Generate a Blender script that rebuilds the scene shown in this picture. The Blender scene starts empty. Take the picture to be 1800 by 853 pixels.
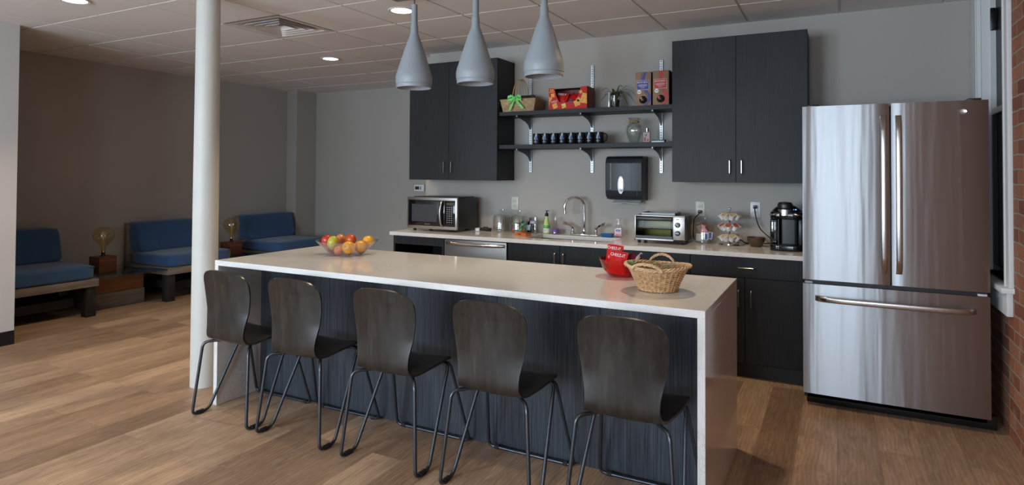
import bpy, bmesh, math, random
from mathutils import Vector, Matrix
random.seed(7)
S = bpy.context.scene
COL = S.collection
PI = math.pi

# ------------------------------------------------------------ camera
F_PX, CX, CY = 1105.65, 883.1, 282.7
YAW, PITCH, ROLL, CAM_H = 0.4879, 0.0189, 0.0052, 1.3689
fwd = Vector((-math.sin(YAW)*math.cos(PITCH), math.cos(YAW)*math.cos(PITCH), math.sin(PITCH)))
rt = Vector((math.cos(YAW), math.sin(YAW), 0)); up = rt.cross(fwd)
r2 = math.cos(ROLL)*rt + math.sin(ROLL)*up; u2 = -math.sin(ROLL)*rt + math.cos(ROLL)*up
cd = bpy.data.cameras.new('camera'); cam = bpy.data.objects.new('camera', cd); COL.objects.link(cam)
M = Matrix((r2, u2, -fwd)).transposed().to_4x4(); M.translation = Vector((0, 0, CAM_H)); cam.matrix_world = M
cd.sensor_fit = 'HORIZONTAL'; cd.sensor_width = 36; cd.lens = F_PX/1800*36
cd.shift_x = (900-CX)/1800; cd.shift_y = -(426.5-CY)/1800; cd.clip_start = .05
S.camera = cam

# ------------------------------------------------------------ light and exposure
S.view_settings.view_transform = 'Standard'; S.view_settings.look = 'None'
S.view_settings.gamma = 1; S.view_settings.use_curve_mapping = False
S.view_settings.exposure = -0.08
S.cycles.max_bounces = 8; S.cycles.transparent_max_bounces = 16; S.cycles.caustics_reflective = False; S.cycles.caustics_refractive = False
S.cycles.sample_clamp_indirect = 4.0
w = bpy.data.worlds.new('world'); S.world = w; w.use_nodes = True
w.node_tree.nodes['Background'].inputs[0].default_value = (.62, .76, 1, 1)
w.node_tree.nodes['Background'].inputs[1].default_value = 0.5
FRONT_Y = -3.2
WINS = [(-5.5, -3.9), (-3.6, -2.0), (-0.80, 0.50)]      # openings in the wall behind the camera
WZ0, WZ1 = .55, 2.35
DAY = (.69, .845, 1.0)
DAY_POWER = [240, 240, 105]
for (a, b), pw in zip(WINS, DAY_POWER):
    ld = bpy.data.lights.new('daylight', 'AREA'); ld.shape = 'RECTANGLE'; ld.size = b-a+.1; ld.size_y = WZ1-WZ0+.1
    ld.energy = pw; ld.color = DAY
    lo = bpy.data.objects.new('daylight', ld); COL.objects.link(lo)
    lo.location = ((a+b)/2, FRONT_Y-.28, (WZ0+WZ1)/2); lo.rotation_euler = (PI/2+.22, 0, 0)
LAMP_COLOR = (1.0, .77, .50); LAMP_POWER = 60

# ------------------------------------------------------------ helpers
W = {}
def wm(o): return W.get(o, Matrix.Identity(4))
def tag(o, label=None, cat=None, group=None, kind=None):
    if label: o['label'] = label
    if cat: o['category'] = cat
    if group: o['group'] = group
    if kind: o['kind'] = kind
    return o
def thing(name, label, cat, loc=(0, 0, 0), group=None):
    o = bpy.data.objects.new(name, None); COL.objects.link(o); o.location = loc; o.empty_display_size = .05
    W[o] = Matrix.Translation(Vector(loc))
    return tag(o, label, cat, group)
def place(o, loc, rz=0):
    o.location = loc; o.rotation_euler = (0, 0, rz)
    m = Matrix.Translation(Vector(loc)) @ Matrix.Rotation(rz, 4, 'Z'); W[o] = m
    return o
def copy_tree(o, parent=None):
    c = o.copy(); COL.objects.link(c); c.parent = parent
    for ch in list(o.children): copy_tree(ch, c)
    return c
def link_mesh(name, me, mat, parent):
    o = bpy.data.objects.new(name, me); COL.objects.link(o)
    mats = mat if isinstance(mat, (list, tuple)) else [mat]
    for m in mats: me.materials.append(m)
    if parent is not None:
        me.transform(wm(parent).inverted()); o.parent = parent; W[o] = wm(parent)
    return o
class MB:
    def __init__(s): s.bm = bmesh.new(); s.mi = 0
    def mat(s, i): s.mi = i; return s
    def _merge(s, t, M=None):
        if M is not None: t.transform(M)
        me = bpy.data.meshes.new('t'); t.to_mesh(me); t.free()
        n = len(s.bm.faces); s.bm.from_mesh(me); bpy.data.meshes.remove(me)
        s.bm.faces.ensure_lookup_table()
        for f in s.bm.faces[n:]: f.material_index = s.mi
    def box(s, x0, x1, y0, y1, z0, z1, bev=0, seg=2, M=None):
        t = bmesh.new(); bmesh.ops.create_cube(t, size=1)
        for v in t.verts: v.co = Vector(((x0+x1)/2+v.co.x*(x1-x0), (y0+y1)/2+v.co.y*(y1-y0), (z0+z1)/2+v.co.z*(z1-z0)))
        if bev: bmesh.ops.bevel(t, geom=t.edges[:], offset=bev, segments=seg, affect='EDGES', profile=.5)
        s._merge(t, M); return s
    def lathe(s, prof, c=(0, 0, 0), seg=32, M=None, cap0=False, cap1=False, sy=1.0):
        t = bmesh.new(); rings = []
        for r, z in prof:
            rings.append([t.verts.new((r*math.cos(2*PI*k/seg), sy*r*math.sin(2*PI*k/seg), z)) for k in range(seg)])
        for a, b in zip(rings, rings[1:]):
            for k in range(seg): t.faces.new((a[k], a[(k+1) % seg], b[(k+1) % seg], b[k]))
        if cap0: t.faces.new(rings[0][::-1])
        if cap1: t.faces.new(rings[-1])
        bmesh.ops.remove_doubles(t, verts=t.verts[:], dist=1e-6)
        t.transform(Matrix.Translation(Vector(c)) if M is None else M)
        s._merge(t); return s
    def tube(s, pts, r, seg=8, closed=False, cap=True, smooth=0):
        P = [Vector(p) for p in pts]
        if smooth:
            Q = []; n = len(P)
            rng = range(n if closed else n-1)
            for i in rng:
                p0 = P[(i-1) % n] if (closed or i > 0) else P[i]; p1 = P[i]; p2 = P[(i+1) % n]
                p3 = P[(i+2) % n] if (closed or i+2 < n) else P[(i+1) % n]
                for k in range(smooth):
                    t_ = k/smooth
                    Q.append(.5*((2*p1)+(-p0+p2)*t_+(2*p0-5*p1+4*p2-p3)*t_*t_+(-p0+3*p1-3*p2+p3)*t_**3))
            if not closed: Q.append(P[-1])
            P = Q
        n = len(P); t = bmesh.new(); rings = []; nv = None
        for i in range(n):
            if closed: d = (P[(i+1) % n]-P[i-1]).normalized()
            else: d = (P[min(i+1, n-1)]-P[max(i-1, 0)]).normalized()
            if nv is None:
                nv = d.orthogonal().normalized()
            nv = (nv-d*nv.dot(d)).normalized(); bn = d.cross(nv)
            rr = r[i] if isinstance(r, (list, tuple)) else r
            rings.append([t.verts.new(P[i]+rr*(math.cos(2*PI*k/seg)*nv+math.sin(2*PI*k/seg)*bn)) for k in range(seg)])
        m = n if closed else n-1
        for i in range(m):
            a, b = rings[i], rings[(i+1) % n]
            off = 0
            if closed and i == n-1:
                off = min(range(seg), key=lambda q: (a[0].co-b[q].co).length)
            for k in range(seg): t.faces.new((a[k], a[(k+1) % seg], b[(k+1+off) % seg], b[(k+off) % seg]))
        if cap and not closed: t.faces.new(rings[0][::-1]); t.faces.new(rings[-1])
        s._merge(t); return s
    def prism(s, poly, o, a, b, d, bev=0):
        """polygon of (u,v) in the plane o + u*a + v*b, extruded by vector d"""
        t = bmesh.new(); o, a, b, d = map(Vector, (o, a, b, d))
        v0 = [t.verts.new(o+a*p[0]+b*p[1]) for p in poly]; v1 = [t.verts.new(o+a*p[0]+b*p[1]+d) for p in poly]
        n = len(poly)
        f0 = t.faces.new(v0); f1 = t.faces.new(v1[::-1])
        for k in range(n): t.faces.new((v0[(k+1) % n], v0[k], v1[k], v1[(k+1) % n]))
        bmesh.ops.recalc_face_normals(t, faces=t.faces[:])
        if bev: bmesh.ops.bevel(t, geom=t.edges[:], offset=bev, segments=2, affect='EDGES', profile=.5)
        s._merge(t); return s
    def ball(s, c, r, sc=(1, 1, 1), seg=16, M=None):
        t = bmesh.new(); bmesh.ops.create_uvsphere(t, u_segments=seg, v_segments=seg//2+2, radius=r)
        for v in t.verts: v.co = Vector((v.co.x*sc[0], v.co.y*sc[1], v.co.z*sc[2]))
        t.transform(Matrix.Translation(Vector(c)) @ (M or Matrix.Identity(4))); s._merge(t); return s
    def grid(s, fn, nu, nv, thick=0):
        t = bmesh.new(); g = [[t.verts.new(fn(i/(nu-1), j/(nv-1))) for j in range(nv)] for i in range(nu)]
        for i in range(nu-1):
            for j in range(nv-1): t.faces.new((g[i][j], g[i+1][j], g[i+1][j+1], g[i][j+1]))
        if thick:
            bmesh.ops.recalc_face_normals(t, faces=t.faces[:]); bmesh.ops.solidify(t, geom=t.faces[:], thickness=thick)
        s._merge(t); return s
    def build(s, name, mat, parent=None, smooth=True, ang=35):
        bmesh.ops.recalc_face_normals(s.bm, faces=s.bm.faces[:])
        me = bpy.data.meshes.new(name); s.bm.to_mesh(me); s.bm.free()
        if smooth:
            me.shade_smooth(); me.set_sharp_from_angle(angle=math.radians(ang))
        return link_mesh(name, me, mat, parent)
def fillet(P, R, n=7):
    """round the corners of a bent rod"""
    P = [Vector(p) for p in P]; Q = [P[0]]
    for a, b, c in zip(P, P[1:], P[2:]):
        u, v = (a-b), (c-b); t = min(R, u.length*.48, v.length*.48); p0, p1 = b+u.normalized()*t, b+v.normalized()*t
        for k in range(n+1): f = k/n; Q.append(p0*(1-f)**2+b*2*f*(1-f)+p1*f*f)
    return Q+[P[-1]]
def struct(o): o['kind'] = 'structure'; return o
def text(name, body, o, a, b, width, height, mat, parent, depth=.0006, bold=.0):
    """writing laid on the plane at o (its lower left corner), reading along a, upright along b"""
    cu = bpy.data.curves.new('txt', 'FONT'); cu.body = body; cu.size = 1; cu.extrude = 0; cu.offset = bold; cu.resolution_u = 3
    t = bpy.data.objects.new('txt', cu); COL.objects.link(t)
    dg = bpy.context.evaluated_depsgraph_get(); me = bpy.data.meshes.new_from_object(t.evaluated_get(dg))
    bpy.data.objects.remove(t); bpy.data.curves.remove(cu)
    xs = [v.co.x for v in me.vertices]; ys = [v.co.y for v in me.vertices]
    x0, x1, y0, y1 = min(xs), max(xs), min(ys), max(ys)
    o, a, b = Vector(o), Vector(a), Vector(b); n = a.cross(b)
    for v in me.vertices: v.co = o+a*((v.co.x-x0)/(x1-x0)*width)+b*((v.co.y-y0)/(y1-y0)*height)+n*depth
    me.materials.clear(); return link_mesh(name, me, mat, parent)
EX, EY, EZ = Vector((1, 0, 0)), Vector((0, 1, 0)), Vector((0, 0, 1))

# ------------------------------------------------------------ materials
def newmat(name):
    m = bpy.data.materials.new(name); m.use_nodes = True; nt = m.node_tree
    return m, nt, nt.nodes['Principled BSDF']
def setp(p, col=None, rough=None, metal=None, spec=None, coat=None, sheen=None):
    if col is not None: p.inputs['Base Color'].default_value = (*col, 1)
    if rough is not None: p.inputs['Roughness'].default_value = rough
    if metal is not None: p.inputs['Metallic'].default_value = metal
    if spec is not None: p.inputs['Specular IOR Level'].default_value = spec
    if coat is not None: p.inputs['Coat Weight'].default_value = coat; p.inputs['Coat Roughness'].default_value = .08
    if sheen is not None: p.inputs['Sheen Weight'].default_value = sheen
def N(nt, t, **k):
    n = nt.nodes.new(t)
    for a, v in k.items(): setattr(n, a, v)
    return n
def coords(nt, scale=(1, 1, 1), rot=(0, 0, 0), order=None):
    tc = N(nt, 'ShaderNodeTexCoord'); src = tc.outputs['Object']
    if order:
        sp = N(nt, 'ShaderNodeSeparateXYZ'); cb = N(nt, 'ShaderNodeCombineXYZ'); nt.links.new(src, sp.inputs[0])
        for i, a in enumerate(order): nt.links.new(sp.outputs['XYZ'.index(a)], cb.inputs[i])
        src = cb.outputs[0]
    mp = N(nt, 'ShaderNodeMapping'); mp.inputs['Scale'].default_value = scale; mp.inputs['Rotation'].default_value = rot
    nt.links.new(src, mp.inputs[0]); return mp.outputs[0]
def noise(nt, vec, scale, detail=3, rough=.5, dist=0):
    n = N(nt, 'ShaderNodeTexNoise'); n.inputs['Scale'].default_value = scale; n.inputs['Detail'].default_value = detail
    n.inputs['Roughness'].default_value = rough; n.inputs['Distortion'].default_value = dist
    nt.links.new(vec, n.inputs['Vector']); return n.outputs['Fac']
def ramp(nt, fac, stops):
    r = N(nt, 'ShaderNodeValToRGB'); e = r.color_ramp.elements
    while len(e) < len(stops): e.new(.5)
    for el, (p, c) in zip(e, stops): el.position = p; el.color = (*c, 1) if len(c) == 3 else c
    nt.links.new(fac, r.inputs[0]); return r.outputs[0]
def bump(nt, p, h, strength=.2, dist=.01):
    b = N(nt, 'ShaderNodeBump'); b.inputs['Strength'].default_value = strength; b.inputs['Distance'].default_value = dist
    nt.links.new(h, b.inputs['Height']); nt.links.new(b.outputs[0], p.inputs['Normal'])
def mix(nt, a, b, fac, mode='MIX'):
    m = N(nt, 'ShaderNodeMix', data_type='RGBA', blend_type=mode)
    for s, v in ((0, fac), (6, a), (7, b)):
        if isinstance(v, (int, float)): m.inputs[s].default_value = v
        elif isinstance(v, tuple): m.inputs[s].default_value = (*v, 1)
        else: nt.links.new(v, m.inputs[s])
    return m.outputs[2]
def plain(name, col, rough=.5, metal=0, var=.06, scale=40, **k):
    """a colour with a little procedural unevenness"""
    m, nt, p = newmat(name); setp(p, col, rough, metal, **k)
    f = noise(nt, coords(nt), scale, 2)
    c = ramp(nt, f, [(.3, tuple(max(0, x*(1-var)) for x in col)), (.7, tuple(min(1, x*(1+var)) for x in col))])
    nt.links.new(c, p.inputs['Base Color']); return m
def grained(name, c1, c2, scale=(60, 60, 1.2), rough=.45, bstr=.1, order=None, nscale=3, coat=None):
    m, nt, p = newmat(name); setp(p, c1, rough, coat=coat, spec=.3)
    v = coords(nt, scale, order=order); f = noise(nt, v, nscale, 4, .65, .3)
    nt.links.new(ramp(nt, f, [(.32, c1), (.68, c2)]), p.inputs['Base Color'])
    if bstr: bump(nt, p, f, bstr, .002)
    return m
def glass(name, tint=(.93, .95, .945), refl=1.0, base=.07, body=0.0, bodycol=(.8, .8, .8)):
    m = bpy.data.materials.new(name); m.use_nodes = True; nt = m.node_tree; nt.nodes.clear()
    out = N(nt, 'ShaderNodeOutputMaterial'); tr = N(nt, 'ShaderNodeBsdfTransparent'); gl = N(nt, 'ShaderNodeBsdfGlossy')
    tr.inputs[0].default_value = (*tint, 1); gl.inputs[0].default_value = (refl, refl, refl, 1); gl.inputs['Roughness'].default_value = .03
    lw = N(nt, 'ShaderNodeLayerWeight'); lw.inputs[0].default_value = .5
    fr = N(nt, 'ShaderNodeMath', operation='POWER'); fr.inputs[1].default_value = 4.0; nt.links.new(lw.outputs['Facing'], fr.inputs[0])
    ad = N(nt, 'ShaderNodeMath', operation='ADD'); ad.use_clamp = True; ad.inputs[1].default_value = base; ml = N(nt, 'ShaderNodeMath', operation='MULTIPLY'); ml.inputs[1].default_value = .7; nt.links.new(fr.outputs[0], ml.inputs[0]); nt.links.new(ml.outputs[0], ad.inputs[0])
    mx = N(nt, 'ShaderNodeMixShader'); nt.links.new(ad.outputs[0], mx.inputs[0]); nt.links.new(gl.outputs[0], mx.inputs[2])
    src = tr.outputs[0]
    if body:
        df = N(nt, 'ShaderNodeBsdfPrincipled'); df.inputs['Base Color'].default_value = (*bodycol, 1); df.inputs['Roughness'].default_value = .2
        m2 = N(nt, 'ShaderNodeMixShader'); m2.inputs[0].default_value = body; nt.links.new(tr.outputs[0], m2.inputs[1]); nt.links.new(df.outputs[0], m2.inputs[2]); src = m2.outputs[0]
    nt.links.new(src, mx.inputs[1]); nt.links.new(mx.outputs[0], out.inputs[0]); return m

def wall_mat(name, col):
    m, nt, p = newmat(name); setp(p, col, .75)
    f = noise(nt, coords(nt), 1.3, 2); c = ramp(nt, f, [(.3, tuple(x*.97 for x in col)), (.7, tuple(min(1, x*1.03) for x in col))])
    nt.links.new(c, p.inputs['Base Color']); bump(nt, p, noise(nt, coords(nt), 220, 2), .08, .002); return m
M_WALL = wall_mat('wall_paint', (.40, .372, .335))
M_WALL_LIT = wall_mat('lit_wall_paint', (.56, .545, .53))  # lighter copy of the wall paint; the partition's stronger light is in its colour
M_WHITEP = wall_mat('white_paint', (.74, .74, .73))
def floor_mat():
    m, nt, p = newmat('vinyl_plank'); setp(p, rough=.42, spec=.35)
    v = coords(nt, order='YXZ')
    br = N(nt, 'ShaderNodeTexBrick'); nt.links.new(v, br.inputs['Vector'])
    br.offset = .37; br.offset_frequency = 2; br.inputs['Scale'].default_value = 1
    br.inputs['Brick Width'].default_value = 1.22; br.inputs['Row Height'].default_value = .182
    br.inputs['Mortar Size'].default_value = .0012; br.inputs['Mortar Smooth'].default_value = .2; br.inputs['Bias'].default_value = 0
    br.inputs['Color1'].default_value = (0, 0, 0, 1); br.inputs['Color2'].default_value = (1, 1, 1, 1); br.inputs['Mortar'].default_value = (.3, .3, .3, 1)
    base = ramp(nt, br.outputs['Color'], [(0, (.30, .198, .128)), (.35, (.42, .288, .192)), (.7, (.52, .37, .25)), (1, (.36, .24, .155))])
    # each plank gets its own slice of the grain
    sp = N(nt, 'ShaderNodeSeparateXYZ'); nt.links.new(v, sp.inputs[0])
    off = N(nt, 'ShaderNodeMath', operation='MULTIPLY'); off.inputs[1].default_value = 37.0; nt.links.new(br.outputs['Color'], off.inputs[0])
    cb = N(nt, 'ShaderNodeCombineXYZ'); nt.links.new(off.outputs[0], cb.inputs[2])
    ad = N(nt, 'ShaderNodeVectorMath', operation='ADD'); nt.links.new(v, ad.inputs[0]); nt.links.new(cb.outputs[0], ad.inputs[1])
    def stretched(sx, sy):
        mp = N(nt, 'ShaderNodeMapping'); mp.inputs['Scale'].default_value = (sx, sy, 1); nt.links.new(ad.outputs[0], mp.inputs[0]); return mp.outputs[0]
    g1 = noise(nt, stretched(1.7, 10), 2.2, 8, .70, 1.6)
    wv = N(nt, 'ShaderNodeTexWave', wave_type='BANDS', bands_direction='Y'); nt.links.new(stretched(.9, 5), wv.inputs['Vector'])
    wv.inputs['Scale'].default_value = 3.2; wv.inputs['Distortion'].default_value = 9; wv.inputs['Detail'].default_value = 3; wv.inputs['Detail Scale'].default_value = .9
    blot = noise(nt, stretched(1.2, 4), 1.5, 2)
    c = mix(nt, base, ramp(nt, g1, [(.3, (.62, .58, .55)), (.72, (1.22, 1.2, 1.18))]), .85, 'MULTIPLY')
    c = mix(nt, c, ramp(nt, wv.outputs['Fac'], [(0, (.72, .68, .66)), (.5, (1, 1, 1)), (1, (1.12, 1.12, 1.12))]), .45, 'MULTIPLY')
    c = mix(nt, c, ramp(nt, blot, [(.3, (.78, .77, .78)), (.7, (1.15, 1.15, 1.15))]), .8, 'MULTIPLY')
    fl = noise(nt, stretched(14, 70), 2.0, 3, .6, .5)
    c = mix(nt, c, (.62, .50, .40), ramp(nt, fl, [(.60, (0, 0, 0)), (.72, (.35, .35, .35))]))
    c = mix(nt, c, (.10, .065, .04), ramp(nt, br.outputs['Fac'], [(0, (0, 0, 0)), (1, (.55, .55, .55))]))
    nt.links.new(c, p.inputs['Base Color']); bump(nt, p, g1, .12, .002)
    nt.links.new(ramp(nt, g1, [(.3, (.5, .5, .5)), (.7, (.36, .36, .36))]), p.inputs['Roughness'])
    return m
M_FLOOR = floor_mat()
def tile_mat():
    m, nt, p = newmat('ceiling_tile'); setp(p, (.8, .74, .71), .9)
    f = noise(nt, coords(nt), 260, 3, .8); c = ramp(nt, f, [(.35, (.74, .715, .70)), (.6, (.86, .83, .81))])
    nt.links.new(c, p.inputs['Base Color']); bump(nt, p, f, .35, .003); return m
M_TILE = tile_mat()
M_GRID = plain('grid_metal', (.74, .70, .67), .5)
def brick_mat():
    m, nt, p = newmat('old_brick'); setp(p, rough=.88)
    v0 = coords(nt, order='YZX')
    wob = N(nt, 'ShaderNodeTexNoise'); wob.inputs['Scale'].default_value = 9; nt.links.new(v0, wob.inputs['Vector'])
    sc = N(nt, 'ShaderNodeVectorMath', operation='MULTIPLY_ADD'); sc.inputs[1].default_value = (.018, .018, 0); nt.links.new(wob.outputs['Color'], sc.inputs[0]); nt.links.new(v0, sc.inputs[2])
    br = N(nt, 'ShaderNodeTexBrick'); nt.links.new(sc.outputs[0], br.inputs['Vector']); br.inputs['Scale'].default_value = 1
    br.inputs['Brick Width'].default_value = .215; br.inputs['Row Height'].default_value = .074; br.inputs['Mortar Size'].default_value = .007; br.inputs['Mortar Smooth'].default_value = .35
    br.inputs['Color1'].default_value = (0, 0, 0, 1); br.inputs['Color2'].default_value = (1, 1, 1, 1)
    base = ramp(nt, br.outputs['Color'], [(0, (.24, .08, .045)), (.4, (.42, .15, .078)), (.7, (.50, .21, .11)), (1, (.34, .155, .105))])
    sp = noise(nt, v0, 55, 4, .7); c = mix(nt, base, ramp(nt, sp, [(.3, (.6, .58, .58)), (.7, (1.2, 1.15, 1.1))]), .8, 'MULTIPLY')
    ef = noise(nt, v0, 7, 4, .6); c = mix(nt, c, (.46, .36, .29), ramp(nt, ef, [(.58, (0, 0, 0)), (.74, (.6, .6, .6))]))
    mort = mix(nt, (.50, .40, .29), (.34, .24, .16), noise(nt, v0, 30, 3)); c = mix(nt, c, mort, br.outputs['Fac'])
    nt.links.new(c, p.inputs['Base Color'])
    h = N(nt, 'ShaderNodeMath', operation='MULTIPLY_ADD'); h.inputs[1].default_value = -1.0; nt.links.new(br.outputs['Fac'], h.inputs[0]); nt.links.new(sp, h.inputs[2])
    bump(nt, p, h.outputs[0], .8, .008); return m
M_BRICK = brick_mat()
def quartz_mat():
    m, nt, p = newmat('white_quartz'); setp(p, (.72, .71, .69), .10, spec=.6)
    v = coords(nt); n1 = noise(nt, v, 15, 6, .6, 1.6); n2 = noise(nt, v, 3.5, 3)
    vein = ramp(nt, n1, [(.465, (0, 0, 0)), (.495, (1, 1, 1)), (.505, (1, 1, 1)), (.535, (0, 0, 0))])
    pt = N(nt, 'ShaderNodeMath', operation='MULTIPLY'); nt.links.new(vein, pt.inputs[0]); nt.links.new(ramp(nt, n2, [(.45, (0, 0, 0)), (.7, (.45, .45, .45))]), pt.inputs[1])
    c = mix(nt, (.74, .73, .71), (.40, .40, .41), pt.outputs[0])
    c = mix(nt, c, ramp(nt, noise(nt, v, 140, 2), [(.35, (.93, .93, .93)), (.6, (1, 1, 1))]), 1.0, 'MULTIPLY')
    nt.links.new(c, p.inputs['Base Color']); return m
M_QUARTZ = quartz_mat()
M_LAM = grained('charcoal_laminate', (.006, .0065, .0075), (.021, .022, .025), (100, 100, 1.6), .5, .15, nscale=2)
M_LAMI = grained('island_laminate', (.009, .010, .013), (.062, .069, .084), (100, 100, 1.6), .5, .15, nscale=2)
M_LAMEDGE = plain('charcoal_edge', (.012, .013, .016), .5)
M_TOE = plain('black_toe_kick', (.008, .008, .009), .35)
M_BLACK = plain('black_plastic', (.010, .010, .011), .35)
M_BLACKG = plain('gloss_black', (.006, .006, .007), .08)
M_RUB = plain('black_rubber', (.012, .012, .013), .8)
def steel_mat(name='brushed_steel', col=(.40, .40, .41), rough=.30, wav=.14, axis='Z'):
    m, nt, p = newmat(name); setp(p, col, rough, 1.0)
    sc = (160, 160, .6) if axis == 'Z' else (.6, 160, 160)
    f = noise(nt, coords(nt, sc), 3, 3)
    nt.links.new(ramp(nt, f, [(.3, (rough*.93,)*3), (.7, (rough*1.07,)*3)]), p.inputs['Roughness'])
    nt.links.new(ramp(nt, f, [(.3, tuple(c*.97 for c in col)), (.7, col)]), p.inputs['Base Color'])
    if wav:
        p.inputs['Anisotropic'].default_value = 1.0; tv = N(nt, 'ShaderNodeCombineXYZ'); tv.inputs[2].default_value = 1; nt.links.new(tv.outputs[0], p.inputs['Tangent'])
        bump(nt, p, noise(nt, coords(nt, (13, 13, .7)), 1.0, 2), wav, .01)
    return m
M_STEEL = steel_mat()
M_STEEL2 = steel_mat('brushed_steel_bar', (.58, .56, .53), .24, 0)
M_STEEL3 = steel_mat('brushed_steel_trim', (.40, .375, .35), .36, 0, 'X')
M_CHROME = plain('chrome', (.78, .78, .78), .07, 1.0, .02)
M_NICKEL = plain('satin_nickel', (.62, .61, .58), .28, 1.0, .03)
M_GALV = plain('galvanised_steel', (.36, .37, .37), .38, 1.0, .1)
M_GUN = plain('gunmetal_rod', (.075, .085, .10), .32, .8, .08)
M_PEND = plain('grey_enamel', (.30, .335, .36), .42, 0, .02)
M_PENDIN = plain('grey_enamel_inside', (.42, .44, .47), .5, 0, .02)
M_COLUMN = plain('cream_column_paint', (.56, .55, .51), .5, 0, .03, 6)
def shell_mat():
    m, nt, p = newmat('stained_plywood'); setp(p, rough=.32, spec=.45)
    v = coords(nt, (7, 7, 1.3)); f = noise(nt, v, 3.5, 6, .62, .5); g = noise(nt, coords(nt, (90, 90, 3)), 2, 3)
    c = ramp(nt, f, [(.28, (.011, .0095, .0085)), (.52, (.024, .020, .0165)), (.75, (.046, .038, .031))])
    c = mix(nt, c, ramp(nt, g, [(.3, (.7, .7, .7)), (.7, (1.2, 1.2, 1.2))]), .7, 'MULTIPLY')
    nt.links.new(c, p.inputs['Base Color']); return m
M_SHELL = shell_mat()
def fabric_mat(name, c1, c2):
    m, nt, p = newmat(name); setp(p, c1, .95, sheen=.25)
    f = noise(nt, coords(nt), 320, 3, .7); nt.links.new(ramp(nt, f, [(.3, c1), (.7, c2)]), p.inputs['Base Color'])
    bump(nt, p, f, .3, .002); return m
M_BLUE = fabric_mat('blue_upholstery', (.018, .060, .145), (.035, .100, .225))
M_PALEW = grained('weathered_wood', (.13, .105, .085), (.24, .20, .165), (14, 1.2, 14), .7, .1)
M_DARKW = grained('blackened_wood', (.010, .009, .009), (.03, .027, .025), (12, 12, 2), .55, .1)
M_REDW = grained('red_brown_wood', (.065, .022, .012), (.15, .055, .028), (16, 1.5, 16), .4, .05)
M_OAKW = grained('orange_brown_wood', (.16, .062, .024), (.24, .105, .045), (14, 1.4, 14), .45, .05)
M_GREYW = grained('grey_brown_wood', (.12, .09, .072), (.21, .165, .135), (14, 1.4, 14), .6, .05)
M_GLASS = glass('clear_glass')
M_TABLEG = glass('table_glass', (.55, .62, .62), 1, .10)
M_AMBER = glass('amber_glass', (.95, .84, .62), 1.0, .09, .0, (.62, .42, .2))
M_PLASTIC = glass('clear_plastic', (.95, .93, .94), .9, .04, .03, (.8, .72, .74))
M_REDG = glass('red_plastic', (.90, .16, .10), .9, .04, .07, (.70, .03, .02))
M_WHITE = plain('white_plastic', (.72, .72, .71), .35)
M_IVORY = plain('ivory_plastic', (.62, .60, .50), .4)
M_PAPER = plain('white_paper', (.75, .75, .76), .8)
def emis(name, col, s):
    m = bpy.data.materials.new(name); m.use_nodes = True; nt = m.node_tree; p = nt.nodes['Principled BSDF']
    p.inputs['Emission Color'].default_value = (*col, 1); p.inputs['Emission Strength'].default_value = s; p.inputs['Base Color'].default_value = (*col, 1); return m
M_LAMP = emis('lamp_face', (1, .93, .80), 9)
M_BLUELED = emis('blue_led', (.15, .25, 1), 3)
M_DARKPANE = plain('dark_window_pane', (.006, .006, .007), .3, spec=.12)

# ------------------------------------------------------------ the room
ZC = 2.522; YW = 5.08; XL = -6.93; XR = .80; YFAR = 6.87; HC = .845
struct(MB().box(XL-.2, 1.3, FRONT_Y-.2, 7.1, -.08, 0).build('floor', M_FLOOR, smooth=False))
def ceiling():
    T = .6096; gx, gy = -4.2413, 3.3002; m = MB(); g = MB()
    i0, i1 = -5, 8; j0, j1 = -11, 6
    for i in range(i0, i1+1):
        for j in range(j0, j1+1):
            x0, y0 = gx+i*T, gy+j*T
            a, b, c, d = max(x0+.009, XL-.05), min(x0+T-.009, 1.1), max(y0+.009, FRONT_Y), min(y0+T-.009, 7.0)
            if b-a < .02 or d-c < .02 or (i, j) == (0, 0): continue
            m.box(a, b, c, d, ZC, ZC+.02)
    struct(m.build('ceiling', M_TILE, smooth=False))
    for i in range(i0, i1+2):
        x = gx+i*T
        if XL-.05 < x < 1.1: g.box(x-.0125, x+.0125, FRONT_Y, 7.0, ZC+.007, ZC+.022)
    for j in range(j0, j1+2):
        y = gy+j*T
        if FRONT_Y < y < 7.0: g.box(XL-.05, 1.1, y-.0125, y+.0125, ZC+.0065, ZC+.0215)
    struct(g.build('trim_1', M_GRID, smooth=False))
    # deck above the tiles
    struct(MB().box(XL-.2, 1.3, FRONT_Y-.2, 7.1, ZC+.25, ZC+.3).build('trim_2', M_GRID, smooth=False))
ceiling()
struct(MB().box(-3.50, 1.1, YW, YW+.13, 0, ZC+.01).build('wall_back', M_WALL, smooth=False))
struct(MB().box(XL-.2, -3.2, YFAR, YFAR+.15, 0, ZC+.01).build('wall_far', M_WALL, smooth=False))
struct(MB().box(-3.63, -3.50, YW+.13, YFAR, 0, ZC+.01).build('wall_return', M_WALL, smooth=False))
struct(MB().box(XL-.2, XL, FRONT_Y, YFAR, 0, ZC+.01).build('wall_left', M_WALL, smooth=False))
struct(MB().box(XL, -6.745, 6.49, YFAR, 0, ZC+.01).build('wall_chase', M_WALL, smooth=False))
struct(MB().box(-5.86, -5.73, FRONT_Y, 2.60, 0, ZC+.01).build('wall_partition', M_WALL_LIT, smooth=False))
struct(MB().box(-5.73, -5.721, FRONT_Y, 2.60, 0, .108, .002).build('baseboard_left', M_TOE, smooth=False))
struct(MB().box(XL, XL+.009, 2.4, 6.49, 0, .1, .002).box(-6.745, -3.63, YFAR-.009, YFAR, 0, .1, .002).build('baseboard_far', M_TOE, smooth=False))
b = MB(); WY0, WY1, WZB, WZT = 4.155, 4.84, .79, 2.50
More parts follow.
